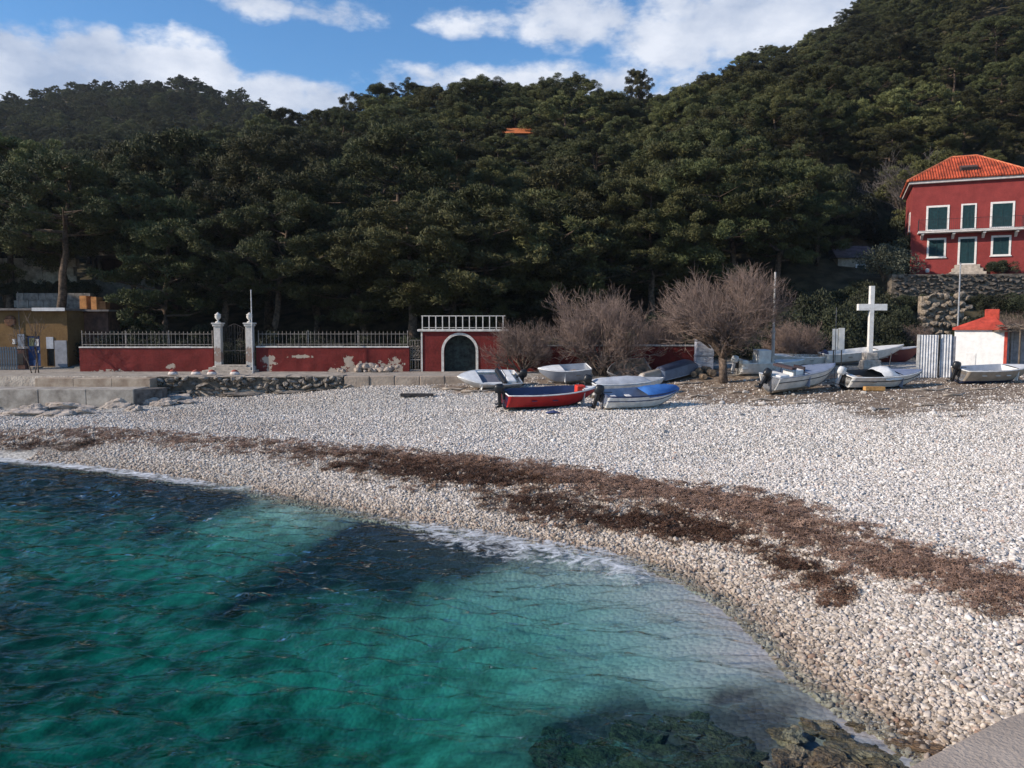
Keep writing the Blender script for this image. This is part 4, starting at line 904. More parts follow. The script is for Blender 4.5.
def hip_roof(parent, W, D, zc, rise, ridge, over=.45, mt=TILE, pitch_w=.20):
    """hipped roof made of rolled tile courses; x -W/2..W/2, y 0..D"""
    x0, x1, y0, y1 = -W / 2 - over, W / 2 + over, -over, D + over; yc = D / 2; r0, r1 = -ridge / 2, ridge / 2
    E = [Vector((x0, y0, zc)), Vector((x1, y0, zc)), Vector((x1, y1, zc)), Vector((x0, y1, zc))]; RA, RB = Vector((r0, yc, zc + rise)), Vector((r1, yc, zc + rise))
    roof = MB().add([E[0], E[1], RB, RA], [(0, 1, 2, 3)]).add([E[2], E[3], RA, RB], [(0, 1, 2, 3)]).add([E[3], E[0], RA], [(0, 1, 2)]).add([E[1], E[2], RB], [(0, 1, 2)])
    roof.add([(x0, y0, zc - .06), (x1, y0, zc - .06), (x1, y1, zc - .06), (x0, y1, zc - .06)], [(0, 3, 2, 1)])
    for a, b in ((0, 1), (1, 2), (2, 3), (3, 0)): roof.add([E[a], E[b], E[b] - Vector((0, 0, .06)), E[a] - Vector((0, 0, .06))], [(0, 1, 2, 3)])
    ro = roof.build('roof', mt, parent, recalc=False)
    def slope(a, b, c, d):
        """eave a-b, ridge d-c"""
        ed = (b - a).normalized(); L_ = (b - a).length; n = int(L_ / pitch_w); up_n = (b - a).cross(d - a).normalized(); mb = MB()
        # foot of ridge ends along the eave
        sd_ = (d - a).dot(ed); sc_ = (c - a).dot(ed); hv = (d - a) - ed * sd_; 
        for i in range(n):
            s = L_ * (i + .5) / n
            f = s / sd_ if s < sd_ else (1.0 if s <= sc_ else (L_ - s) / (L_ - sc_)); f = min(1, f)
            if f < .03: continue
            p = a + ed * s - hv.normalized() * .05; q = a + ed * s + hv * f; r = pitch_w * .36
            ring = [(-1, 0), (-.6, .8), (0, 1.05), (.6, .8), (1, 0)]; k = max(1, int(hv.length * f / .42)); 
            vs = []
            for j in range(k + 1):
                o = p.lerp(q, j / k); vs += [o + ed * (u * r) + up_n * (v * r) for u, v in ring]
            mb.add(vs, [(j * 5 + t, j * 5 + t + 1, (j + 1) * 5 + t + 1, (j + 1) * 5 + t) for j in range(k) for t in range(4)] + [(0, 1, 2, 3, 4)])
        return mb
    o1 = slope(E[0], E[1], RB, RA)
    for m2 in (slope(E[2], E[3], RA, RB), slope(E[3], E[0], RA, RA), slope(E[1], E[2], RB, RB)): o1.add(m2.v, m2.f)
    o1 = o1.build('tile_courses', mt, ro, recalc=False); o1['kind'] = 'stuff'
    hip = MB()
    for a, b in ((E[0], RA), (E[1], RB), (E[2], RB), (E[3], RA), (RA, RB)): hip.tube([a, b], .11, 6)
    hip.build('ridge_tiles', mat('ridge_tiles', (.58, .17, .08), .85, .25, 2), ro); return ro
def red_house():
    zb = at(907, 274, 63).z; t = thing('red_house', 'two storey red house with orange hipped tile roof and long white balcony', 'house', (35.6, 61.63, zb + .12), R(-23)); t.scale = (.94, .94, .96)
    W, D, h = 8.4, 8.0, 7.25; red = plaster_mat('house_red', (.245, .043, .040), (.29, .10, .085), (), .28)
    holes = [(-3.13 + .0, -1.41, 3.40, 5.43), (-.56, .56, 3.40, 5.45), (1.54, 3.26, 3.40, 5.47), (-2.98, -1.56, 1.2, 2.78), (-.68, .68, .55, 2.78), (1.69, 3.11, 1.2, 2.80)]
    mb = MB(); hole_wall(mb, -W / 2, W / 2, -1.5, h, 0, holes)
    for a, b in (((-W / 2, D), (-W / 2, 0)), ((W / 2, 0), (W / 2, D)), ((W / 2, D), (-W / 2, D))): mb.add([(*a, -1.5), (*b, -1.5), (*b, h), (*a, h)], [(0, 1, 2, 3)])
    mb.build('wall', red, t, recalc=False)
    wf = mat('window_white', (.72, .68, .65), .7, .08, 5); gs = mat('green_shutter', (.012, .045, .052), .6, .2, 5)
    for (a, b, c, d), nm in zip(holes, ('window', 'window', 'window', 'window', 'door', 'window')):
        window(t, (a + b) / 2, c, b - a, d - c, wf, gs, 0, name=nm, sill=(nm == 'window' and c < 3), fw=.15 if b - a > 1.2 else .12)
    # side window with open white shutter
    sw = window(t, 0, 0, 1.1, 1.6, wf, gs, 0, fw=.12); sw.location = (-W / 2 - .005, 2.2, 3.6); sw.rotation_euler = (0, 0, R(-90))
    MB().box(-3.75, 3.8, -1.0, 0, 3.12, 3.26).build('balcony', mat('balcony_white', (.62, .58, .56), .8, .12, 4), t, bevel=.02)
    bal = MB().box(-3.75, 3.8, -1.04, -.96, 3.263, 3.30).build('balcony_edge', wf, t)
    for x in (-3.4, -1.1, 1.1, 3.4):
        MB().prism([(0, 0), (0, -.9), (.0, -.9)][:0] or [(x - .1, -.001), (x + .1, -.001), (x + .1, -.85), (x - .1, -.85)], 2.98, 3.119).add([(x - .1, -.001, 2.98), (x + .1, -.001, 2.98), (x + .1, -.001, 2.65), (x - .1, -.001, 2.65), (x - .1, -.5, 2.98), (x + .1, -.5, 2.98)], [(0, 3, 4), (1, 5, 2), (3, 2, 5, 4)]).build('bracket', wf, t)
    ir = mat('dark_balcony_iron', (.03, .03, .035), .6, .2, 5)
    rl = MB().tube([(-3.72, -.02, 4.2), (-3.72, -.97, 4.2), (3.77, -.97, 4.2), (3.77, -.02, 4.2)], .016, 5).build('balcony_railing', ir, t)
    bm_ = MB().tube([(0, 0, 3.26), (0, 0, 4.2)], .007, 4).mesh('bar', ir)
    for i in range(51): inst('bar', bm_, rl, (-3.72 + 7.49 * i / 50, -.97, 0))
    for x in (-3.72, 3.77):
        for i in range(1, 5): inst('bar', bm_, rl, (x, -.97 + .2 * i, 0))
    pm = MB().tube([(0, 0, 3.26), (0, 0, 4.3)], .022, 5).mesh('post', ir)
    for x in (-3.72, 3.77): inst('post', pm, rl, (x, -.97, 0))
    MB().box(-W / 2 - .32, W / 2 + .32, -.32, D + .32, h - .02, h + .24).build('cornice', mat('cornice_grey', (.52, .49, .48), .85, .12, 4), t, bevel=.03)
    ro = hip_roof(t, W, D, h + .26, 2.45, 1.9)
    sl = (2.45) / (D / 2 + .45); yy = 1.15; zz = h + .26 + (yy + .45) * sl
    dm = MB().box(-.62, .62, -.02, .9, -.1, .34).build('dormer', mat('dormer_frame', (.10, .06, .05), .8, .2, 4), ro, loc=(0, yy - .3, zz - .18), rot=(math.atan(sl) * .6, 0, 0))
    for i in range(6): MB().box(-.56 + .19 * i, -.40 + .19 * i, -.05, -.021, -.05, .30).build('louvre', mat('dormer_dark', (.02, .02, .022), .7, .2, 4), dm)
    # stairs
    st = mat('step_stone', (.44, .38, .32))
    for i in range(3): MB().box(-1.3 + .2 * i, 1.3 - .2 * i, -1.3 + .3 * i, -.004, -.4 + .3 * i, -.1 + .3 * i - (.0)).build('step', st, t, bevel=.02)
    MB().lathe([(.13, 0), (.16, .12), (.15, .3), (.02, .34)], 10, (-2.9, -.35, -.05)).build('white_pot', wf, t)
    # rubble retaining wall in front
    a = at(893, 300, 58.6); b = at(1075, 300, 58.6); L_ = b.x - a.x
    w = thing('rubble_retaining_wall', 'grey rubble retaining wall holding the terrace below the red house', 'wall', (a.x, 58.8, 5.9), R(-6)); top = zb - 5.9 - .2
    MB().box(0, L_, .1, 1.0, -1.0, top - .1).build('core', mat('dark_mortar', (.16, .135, .11)), w)
    st = MB(); sm = mat('rubble_grey', (.105, .092, .082), .95, .5, 1.6, .03, 9)
    base = [rock_mesh('wall_rubble_%d' % k, 170 + k, sm, 1, .8, .2) for k in range(4)]; bd = [([v.co.copy() for v in q.vertices], [tuple(p.vertices) for p in q.polygons]) for q in base]
    for r_ in range(12):
        x = rnd.uniform(0, .3)
        while x < L_:
            ww = rnd.choice((.15, .25, .35, .5)) * rnd.uniform(.8, 1.3); vs, fs = bd[rnd.randrange(4)]
            if x < L_: st.add(vs, fs, Matrix.Translation((x + ww / 2, .08 + rnd.uniform(-.12, .08), -.5 + r_ * (top + .5) / 12 + rnd.uniform(-.14, .14))) @ Euler((rnd.uniform(-.3, .3), rnd.uniform(-.4, .4), rnd.uniform(-.4, .4))).to_matrix().to_4x4() @ Matrix.Diagonal((ww * .58, .22, rnd.uniform(.08, .2), 1)))
            x += ww
    s = st.build('stones', sm, w, recalc=False); s['kind'] = 'stuff'
    # tan bank wall below
    a = at(921, 318, 55.5); b = at(964, 318, 55.5)
    k = thing('tan_bank_wall', 'short tan stone bank wall between the thickets below the red house', 'wall', (a.x, 55.4, 2.6)); L_ = b.x - a.x; z1 = at(940, 294, 55.5).z - 2.6
    tm = mat('tan_bank', (.30, .245, .19), .95, .35, 2, .04, 8)
    MB().box(0, L_, .12, .6, -.5, z1 - .15).build('core', tm, k)
    bs = [rock_mesh('bank_stone_%d' % q, 300 + q, tm, 2, .8, .3) for q in range(3)]
    for j in range(10):
        x = rnd.uniform(-.3, .2)
        while x < L_: w_ = rnd.uniform(.25, .8); inst('stone', bs[rnd.randrange(3)], k, (x + w_ / 2, rnd.uniform(-.05, .12), z1 * j / 9.5 + rnd.uniform(-.16, .16)), (rnd.uniform(-.6, .6), rnd.uniform(-.5, .5), rnd.uniform(-.6, .6)), (w_ * .62, .3, rnd.uniform(.16, .34))); x += w_ * .9
    # small pink gable left of the house
red_house()
def grey_house():
    Y = 66.; a = at(838, 262, Y); b = at(884, 262, Y); L_ = b.x - a.x; t = thing('grey_roof_house', 'low stone house with dark grey roof hidden left of the red house', 'house', (a.x, Y, a.z - 3.2))
    h = at(838, 258, Y).z - t.location.z; h2 = at(838, 243, Y).z - t.location.z
    MB().box(0, L_, 0, 5, 0, h).build('wall', mat('tan_render', (.40, .34, .27), .9, .2, 2, .01, 12), t)
    rf = MB().add([(-.3, -.4, h), (L_ + .3, -.4, h), (L_ - .3, 2.5, h2), (.3, 2.5, h2), (-.3, 5.4, h), (L_ + .3, 5.4, h)], [(0, 1, 2, 3), (3, 2, 5, 4), (0, 3, 4), (1, 5, 2), (0, 4, 5, 1)]).build('roof', mat('grey_roof', (.13, .12, .125), .9, .25, 2, .01, 12), t)
    window(t, L_ * .5, h - 1.6, .9, 1.1, mat('window_white', (.7, .68, .65)), mat('green_shutter', (.01, .05, .05)), -.02)
grey_house()
def hill_house():
    Y = 104.; p = at(515, 136, Y); z = hz1(p.x, Y); t = thing('hilltop_house', 'small house with orange roof among pines on the saddle of the hill', 'house', (p.x, Y, p.z - 3.9))
    MB().box(-2.4, 2.4, 0, 4.0, -3, 4.1).build('wall', mat('pale_house', (.20, .16, .13), .9, .15, 3), t)
    MB().add([(-2.9, -.5, 4.15), (2.9, -.5, 4.15), (2.9, 2.0, 5.4), (-2.9, 2.0, 5.4), (-2.9, 4.6, 4.15), (2.9, 4.6, 4.15)], [(0, 1, 2, 3), (3, 2, 5, 4), (0, 3, 4), (1, 5, 2), (0, 4, 5, 1)]).build('roof', mat('orange_roof', (.55, .17, .06), .85, .2, 3), t)
    wf = mat('window_white', (.7, .68, .65)); gs = mat('green_shutter', (.01, .05, .05))
    for x in (-1.3, 1.3): window(t, x, 1.6, 1.0, 1.3, wf, gs, -.02)
hill_house()
def yellow_building():
    Y = 50.5; x0, x1 = X_(-90, Y), X_(68, Y); t = thing('yellow_building', 'low flat roofed ochre building with blue door behind the quay', 'building', (x0, Y, 2.2)); L_ = x1 - x0
    zt = Z_(310.5, Y) - 2.2; och = plaster_mat('ochre_plaster', (.19, .112, .047), (.28, .21, .14), [(14, 2.5, 1.0, .4)], .4)  # ochre plaster darkened, tree shade is put into its colour
    def lx(px): return X_(px, Y) - x0
    holes = [(lx(26.5), lx(40), .15, Z_(336, Y) - 2.2), (lx(46.5), lx(54), .15, 1.25)]
    mb = MB(); hole_wall(mb, 0, L_, -.3, zt, 0, holes)
    mb.add([(L_, 0, -.3), (L_, 6, -.3), (L_, 6, zt), (L_, 0, zt)], [(0, 1, 2, 3)]).add([(0, 0, -.3), (0, 6, -.3), (0, 6, zt), (0, 0, zt)], [(3, 2, 1, 0)]).add([(0, 6, -.3), (L_, 6, -.3), (L_, 6, zt), (0, 6, zt)], [(3, 2, 1, 0)])
    mb.build('wall', och, t, recalc=False)
    MB().box(-.3, L_ + .15, -.45, 6.2, zt + .002, zt + .14).build('roof_slab', mat('roof_slab', (.17, .15, .14), .9, .2, 3), t)
    MB().box(lx(38), L_ + .16, -.50, -.452, zt - .04, zt + .17).build('fascia', mat('fascia_white', (.58, .57, .57), .7, .12, 3), t)
    bl = mat('blue_door', (.025, .075, .22), .5, .2, 5); wf = mat('window_white', (.7, .68, .65))
    a, b, c, d = holes[0]
    dr = MB().box(a + .03, b - .03, .1, .16, c, d - .03).build('door', bl, t); MB().box(a + .13, a + .50, .06, .099, d - .65, d - .12).build('window_pane', mat('yellow_notice', (.45, .36, .16), .6, .3, 9), dr)
    MB().box(b - .42, b - .12, .06, .099, d - .65, d - .2).build('notice', wf, dr); MB().box(b - .18, b - .12, .03, .098, 1.0, 1.15).build('handle', GALV, dr)
    MB().box(lx(24.5), lx(42), -.5, -.004, -.05, .13).build('door_step', CONC2, t, bevel=.02)
    MB().box(lx(46.8), lx(53.8), -.05, -.004, 1.27, Z_(337, Y) - 2.2).build('white_board', mat('board_white', (.42, .43, .46), .6, .12, 4), t)
    MB().box(lx(47), lx(53.6), .1, .15, .15, 1.2).build('window', mat('dark_glass', (.02, .022, .025), .15, .2, 4), t)
    MB().box(lx(55), lx(67), -.06, -.004, -.1, Z_(340.5, Y) - 2.2).build('grey_cladding', mat('grey_cladding', (.27, .275, .30), .8, .12, 3), t)
    MB().box(lx(19), lx(25.5), -.12, -.004, .95, Z_(334, Y) - 2.2).build('meter_cabinet', mat('grey_blue_cabinet', (.20, .22, .26), .7, .2, 4), t)
    MB().box(lx(14), lx(16.5), -.15, -.004, Z_(344, Y) - 2.2, Z_(339, Y) - 2.2).build('lamp_box', wf, t)
    lit = MB().lathe([(.36, 0), (.36, .10), (.3, .14), (.02, .15)], 16).build('round_vent', mat('brown_vent', (.14, .06, .03), .8, .3, 5), t, loc=(lx(12), -.004, Z_(321, Y) - 2.2), rot=(R(90), 0, 0))
    MB().tube([(lx(21), -.08, .95), (lx(21), -.08, zt + 1.2)], .022, 6).build('conduit', mat('dark_mast', (.1, .1, .1)), t)
    # brown annex
    xa, xb = X_(69, 52.5), X_(109, 52.5); k = thing('brown_annex', 'dark brown rendered annex beside the ochre building', 'building', (xa, 52.5, 2.2)); w = xb - xa; z2 = Z_(311.5, 52.5) - 2.2
    MB().box(0, w, 0, 4, -.3, z2).build('wall', mat('brown_render', (.115, .062, .045), .9, .3, 2, .01, 10), k); MB().box(-.15, w + .25, -.35, 4.1, z2 + .002, z2 + .12).build('roof_slab', mat('roof_slab', (.1, .1, .1)), k)
    MB().box(w * .2, w * .45, -.04, -.003, -.1, 1.9).build('door', mat('dark_wood', (.1, .1, .1)), k)
    c = thing('chimney_block', 'orange plastered double chimney block standing on the brown annex roof', 'chimney', (X_(95.5, 53.4), 53.4, 2.2 + z2 + .12)); om = mat('orange_plaster', (.50, .22, .075), .9, .2, 3, .01, 12); hh = Z_(296, 53.4) - 2.32 - z2
    MB().box(-.75, -.28, -.4, .4, 0, hh).build('stack', om, c, bevel=.02); MB().box(.02, .40, -.4, .4, 0, hh * .92).build('stack', om, c, bevel=.02); MB().box(-.28, .02, -.2, .4, 0, hh * .8).box(.4, .9, -.2, .4, 0, hh * .62).build('link', mat('orange_shade', (.30, .13, .05), .9, .2, 3), c)
    # blue fence
    xa, xb = X_(-60, 48.6), X_(17, 48.6); f = thing('blue_fence', 'blue grey upright slat fence before the ochre building', 'fence', (xa, 48.6, 2.2)); bm_ = mat('blue_slat', (.055, .085, .12), .7, .25, 5); w = xb - xa
    for z in (.3, 1.1): MB().box(0, w, .03, .07, z, z + .07).build('rail', bm_, f)
    sm = MB().box(-.055, .055, 0, .028, 0, 1.42).mesh('slat', bm_); n = int(w / .15)
    for i in range(n): inst('slat', sm, f, (.06 + w * i / n, 0, .02 + rnd.uniform(-.02, .02)))
    # rusty fuel pump like cabinet by the fence
    c = thing('steel_cabinet', 'rusty brown and grey cabinet between blue fence and blue door', 'cabinet', (X_(21.5, 49.6), 49.6, 2.2)); MB().box(-.3, .3, -.2, .2, 0, 1.3).build('body', mat('cab_brown', (.12, .06, .05), .8, .3, 4), c, bevel=.02); MB().box(-.34, .34, -.24, .24, 1.303, 1.42).build('lid', mat('cab_grey', (.36, .35, .35), .8, .2, 4), c); MB().box(-.2, .2, -.22, -.203, .3, 1.0).build('front_panel', mat('cab_dark', (.03, .03, .035), .6, .2, 4), c)
yellow_building()
def terrace_house():
    Y = 63.; z0 = at(100, 280, Y).z; x0 = at(84, 280, Y).x; x1 = at(165, 280, Y).x; t = thing('terrace_house', 'dark brown house with porch columns half hidden behind the left pines', 'house', (x0, Y, z0)); L_ = x1 - x0
    dz = lambda py: at(100, py, Y).z - z0
    MB().box(-.5, L_, 2.2, 8, -2.5, dz(222)).build('wall', mat('dark_brown_wall', (.10, .05, .04), .9, .25, 2, .01, 12), t)
    MB().box(0, L_ - 1.0, -.3, 2.19, dz(256), dz(252.5)).build('porch_beam', mat('porch_beam', (.40, .34, .28), .9, .2, 3), t)
    for x in (.75, 1.25, L_ - 1.6, L_ - 3.2): MB().box(x - .12, x + .12, 0, .24, -1.2, dz(256) - .003).build('column', mat('porch_column', (.24, .20, .18), .9, .2, 3), t)
    MB().box(0, L_ - .6, -.6, 2.19, -1.6, 0.0).build('porch_floor', mat('porch_floor', (.25, .24, .21), .9, .2, 3), t)
    MB().box(2.2, 3.3, 2.12, 2.195, .02, 1.7).build('door', mat('cab_dark', (.03, .03, .03)), t)
    MB().add([(-1, 1.4, dz(224)), (L_ + .5, 1.4, dz(224)), (L_ - 1, 5, dz(208)), (.5, 5, dz(208)), (-1, 8.6, dz(224)), (L_ + .5, 8.6, dz(224))], [(0, 1, 2, 3), (3, 2, 5, 4), (0, 3, 4), (1, 5, 2), (0, 4, 5, 1)]).build('roof', mat('dark_red_roof', (.20, .055, .04), .9, .3, 1.2, .02, 10), t)
    # terrace walls
    sm = mat('beige_wall_stone', (.46, .38, .29), .95, .25, 2, .03, 9)
    for nm, lb, p0, p1, pt, pb, Y2, mm, k, j in (('beige_terrace_wall', 'beige garden terrace wall glimpsed behind the leaning pine trunks', -20, 74, 258, 281, 60.0, sm, 9, 3), ('grey_terrace_wall', 'grey stone terrace wall just above the ochre building roof', 14, 88, 293, 308, 57.0, mat('grey_wall_stone', (.24, .22, .20), .95, .3, 2, .03, 9), 10, 3), ('tan_terrace_wall', 'tan terrace wall deep in the pines right of the porch house', 150, 250, 266, 282, 66., mat('tan_bank', (.4, .33, .26)), 10, 3)):
        a = at(p0, pb, Y2); b = at(p1, pb, Y2); zt = at(p0, pt, Y2).z; w = thing(nm, lb, 'wall', (a.x, Y2, a.z - 1.0)); L2 = b.x - a.x; H2 = zt - a.z + 1.0
        for i in range(k):
            for q in range(j + 1):
                MB().box(L2 * i / k + .01 + .2 * (q % 2), L2 * (i + 1) / k - .01 + .2 * (q % 2), rnd.uniform(-.04, .02), .5, H2 * q / (j + 1) + .008, H2 * (q + 1) / (j + 1) - .008).build('stone_block', mm, w)
terrace_house()

# ------------------------------------------------------------------ cross, hut, panels, signs
def cross():
    Y = 45.6; p = Vector((at(869.5, 360, Y).x, Y, hz1(at(869.5, 360, Y).x, Y))); t = thing('white_cross', 'tall white cross on a stone base among the boats', 'cross', (at(869.5, 360, Y).x, Y, p.z - .05)); ztop = at(869, 286, Y).z - p.z + .05; za, zc_ = at(869, 310.5, Y).z - p.z + .05, at(869, 304, Y).z - p.z + .05
    wp = mat('cross_white', (.74, .72, .69), .8, .1, 4, .004, 20); w = .12
    MB().box(-w, w, -.12, .12, .5, za).box(-w, w, -.12, .12, zc_, ztop).box(-w, w, -.12, .12, za, zc_).build('upright', wp, t)
    MB().box(-.80, -w - .001, -.118, .118, za, zc_).box(w + .001, .88, -.118, .118, za, zc_).build('arm', wp, t, bevel=.01)
    MB().prism([(-.5, -.45), (.5, -.45), (.46, .45), (-.46, .45)], -.1, .62).prism([(-.36, -.32), (.36, -.32), (.36, .32), (-.36, .32)], .62, 1.05).build('stone_base', mat('cross_stone', (.46, .41, .36), .95, .25, 3, .03, 9), t, bevel=.05)
cross()
def corrug(parent, x0, x1, z0, z1, m, y=0, pitch=.075, amp=.018, name='sheet'):
    n = int((x1 - x0) / pitch * 4); vs = []; 
    for i in range(n + 1):
        x = x0 + (x1 - x0) * i / n; yy = y + amp * math.sin(i * math.pi / 2)
        vs += [(x, yy, z0), (x, yy, z1), (x, yy + .004, z0), (x, yy + .004, z1)]
    f = [q for i in range(n) for q in ((i * 4, i * 4 + 4, i * 4 + 5, i * 4 + 1), (i * 4 + 2, i * 4 + 3, i * 4 + 7, i * 4 + 6))]
    return MB().add(vs, f).build(name, m, parent, recalc=False)
def shed_bits():
    cm = mat('corrugated_white', (.55, .56, .59), .5, .15, 3, 0, None, .15); dk = mat('dark_wood', (.14, .11, .085))
    p = G(936, 378); Y = p.y; x = lambda px: at(px, 360, Y).x - p.x; zt = at(936, 335, Y).z - p.z
    t = thing('corrugated_panel', 'white corrugated metal panel next to the cross side boat', 'panel', p, R(-12)); corrug(t, x(921), x(937.5), .02, zt, cm, pitch=.14, amp=.028)
    MB().box(x(921), x(937.5), .03, .07, zt * .5, zt * .5 + .06).build('batten', dk, t); MB().box(x(918), x(920.6), -.03, .03, 0, zt + .02).build('post', mat('pale_post', (.55, .53, .50), .8, .15, 4), t)
    t = thing('corrugated_panel', 'narrow white corrugated panel leaning beside the white hut', 'panel', (p.x + .06, p.y + .15, p.z), R(-10), None); corrug(t, x(940), x(950.5), .02, zt * 1.01, cm, pitch=.14, amp=.028); MB().box(x(950.6), x(954.5), .04, .09, .02, zt * .97).build('board', mat('grey_board', (.27, .27, .29), .8, .2, 4), t)
    MB().box(x(937.9), x(939.7), .02, .08, .0, zt * 1.0).build('post', dk, t)
    # hut
    p = G(978, 372); Y = 45.6; z0 = 1.75; xx = lambda px: at(px, 360, Y).x; cx = xx(978); t = thing('beach_hut', 'small white hut with red pyramid roof and red chimney', 'hut', (cx, Y, z0), R(-30))
    w = (xx(1000) - xx(956)) / 2 * .97; h = at(978, 330, Y).z - z0
    MB().box(-w, w, 0, 2.4, -.1, h).build('wall', mat('hut_white', (.80, .79, .77), .8, .06, 3, .004, 15), t)
    rd = mat('hut_red', (.48, .065, .04), .75, .2, 3, .006, 15); zt2 = at(978, 318, Y).z - z0
    MB().add([(-w - .12, -.18, h + .002), (w + .12, -.18, h + .002), (w + .12, 2.55, h + .002), (-w - .12, 2.55, h + .002), (-w - .12, -.18, h + .13), (w + .12, -.18, h + .13), (w + .12, 2.55, h + .13), (-w - .12, 2.55, h + .13), (.35, .8, zt2 + .12), (.75, .8, zt2 + .12), (.75, 1.6, zt2 + .12), (.35, 1.6, zt2 + .12)],
              [(0, 3, 2, 1), (0, 1, 5, 4), (1, 2, 6, 5), (2, 3, 7, 6), (3, 0, 4, 7), (4, 5, 9, 8), (5, 6, 10, 9), (6, 7, 11, 10), (7, 4, 8, 11), (8, 9, 10, 11)]).build('roof', rd, t)
    zc_ = at(990, 309, Y).z - z0; MB().box(.26, 1.0, .78, 1.55, zt2 - .1, zc_).build('chimney', rd, t, bevel=.05)
    MB().box(w + .002, w + .16, -.03, .12, -.1, h).build('red_post', rd, t); MB().box(-w * .5, -w * .1, -.03, -.004, .0, 1.6).build('door', mat('hut_door', (.74, .73, .71), .8, .08, 3), t)
    g = thing('reed_shelter', 'grey boarded lean-to with dry reed roof beside the white hut', 'shelter', (xx(1003), Y + .3, z0)); W2 = xx(1062) - xx(1003); hh = at(1010, 331, Y).z - z0
    gm = mat('grey_board', (.27, .27, .29))
    for i in range(9): MB().box(W2 * i / 9 + .008, W2 * (i + 1) / 9 - .008, 0, .04, -.1, hh - .05).build('board', gm, g)
    for xp in (.0, W2 * .5, W2): MB().tube([(xp, -.9, -.1), (xp, -.9, hh)], .05, 6).build('post', dk, g)
    rg = np.random.RandomState(4); n = 1400; c = np.stack([rg.uniform(-.9, W2 + .4, n), rg.uniform(-1.3, 1.2, n), hh + rg.uniform(.0, .36, n)], -1); a = rg.randn(n, 3) * (.5, 1, .16); a /= np.linalg.norm(a, axis=1)[:, None]; s = np.cross(a, rg.randn(n, 3)); s /= np.linalg.norm(s, axis=1)[:, None]
    V = np.stack([c - a * .4, c + s * .02, c + a * .4, c - s * .02], 1).reshape(-1, 3); o = inst('reed_roof', np_mesh('reed_roof', V, np.arange(len(V)).reshape(-1, 4), mat('dry_reed', (.19, .15, .12), .95, .3, 2)), g); o['kind'] = 'stuff'
    MB().box(-.9, W2 + .4, -1.2, 1.1, hh - .04, hh + .05).build('roof_board', dk, g)
    # notice board
    Y = 45.5; a = at(832, 350, Y); b = at(845, 328, Y); z = hz1(a.x, Y); t = thing('notice_board', 'white two leaf notice board behind the thin dark mast', 'sign', (a.x, Y, z)); wb = b.x - a.x; m = mat('board_cream', (.66, .65, .61), .7, .08, 4)
    for q in (0, 1): MB().box(wb * .5 * q + .01, wb * .5 * (q + 1) - .03 * (1 - q), 0, .05, a.z - z, b.z - z - .05 * (1 - q)).build('board', m, t, bevel=.008)
    for q in (.1, wb - .15): MB().box(q, q + .05, .055, .10, -.1, b.z - z - .1).build('post', dk, t)
    # pale crates in front of the red wall
    Y = 46.3; a = at(696, 361, Y); b = at(714, 339, Y); z = hz1(a.x, Y); wb = b.x - a.x; hm = (b.z - z) / 2
    for q in (0, 1):
        t = thing('white_panel_box', ('upper' if q else 'lower') + ' pale blue white box stacked at the end of the red wall', 'box', (a.x + (.03 if q else 0), Y, z + hm * q)); m = mat('pale_box', (.52, .54, .62), .6, .12, 4)
        MB().box(0, wb, 0, .6, 0, hm - .04).build('body', m, t, bevel=.02); MB().box(-.02, wb + .02, -.02, .62, hm - .038, hm - .002).build('lid', mat('pale_box_edge', (.25, .26, .32), .6, .12, 4), t)
    # small white plaque on the red wall
    a = at(600.5, 362, WY); b = at(607, 352, WY); tag(MB().box(a.x, b.x, WY - .07, WY - .025, a.z, b.z).box(a.x - .02, b.x + .02, WY - .065, WY - .024, b.z, b.z + .03).build('wall_plaque', mat('plaque', (.50, .48, .46), .7, .1, 5)), 'small pale plaque fixed to the red wall behind the boats', 'plaque')
shed_bits()

# ------------------------------------------------------------------ boats
def P_(name, c, rough=.45, var=.10, scale=3.0): return mat(name, c, rough, var, scale, 0, None, 0, None, .4)
BW = P_('boat_white', (.80, .785, .76)); BRED = P_('boat_red', (.46, .022, .022)); BBLUE = P_('boat_blue', (.035, .11, .30)); BNAVY = P_('boat_navy', (.02, .035, .10))
BGREY = P_('boat_grey', (.36, .38, .43)); BTAN = P_('boat_tan', (.40, .34, .28)); BDARK = P_('boat_dark', (.02, .022, .026)); BLB = P_('boat_slate', (.22, .26, .36)); BMAR = P_('boat_maroon', (.14, .03, .028))
TARP = P_('grey_tarp', (.42, .44, .48), .7); BTARP = P_('blue_tarp', (.035, .13, .38), .6); WOOD = mat('old_boat_wood', (.30, .24, .19), .85, .3, 4); BLACK = P_('outboard_black', (.018, .019, .022), .35); OBG = P_('outboard_white', (.66, .66, .66), .35)
def hull_fn(L, B, D, tr=.82, rake=.10):
    def sec(s):
        b = B / 2 * (tr + (1 - tr) * math.sin(min(1, s / .45) * math.pi / 2) if s < .45 else math.cos(((s - .45) / .55) ** 1.55 * math.pi / 2) ** .82)
        sh = D * (1 + .34 * max(0, s - .25) ** 1.7 + .02); k = D * .9 * max(0, (s - .62) / .38) ** 2.6
        return max(b, .012), sh, k
    def pt(s, f, side, inset=0.0, zoff=0.0):
        b, sh, k = sec(s); b = max(.008, b - inset)
        y = b * (f ** .42 if f > 0 else 0) * (.80 + .20 * f); z = k + (sh - k) * (f ** 1.35); x = -L / 2 + L * s + rake * L * (z / D) * s ** 3
        return (x, side * y, max(z, k) + zoff)
    return sec, pt
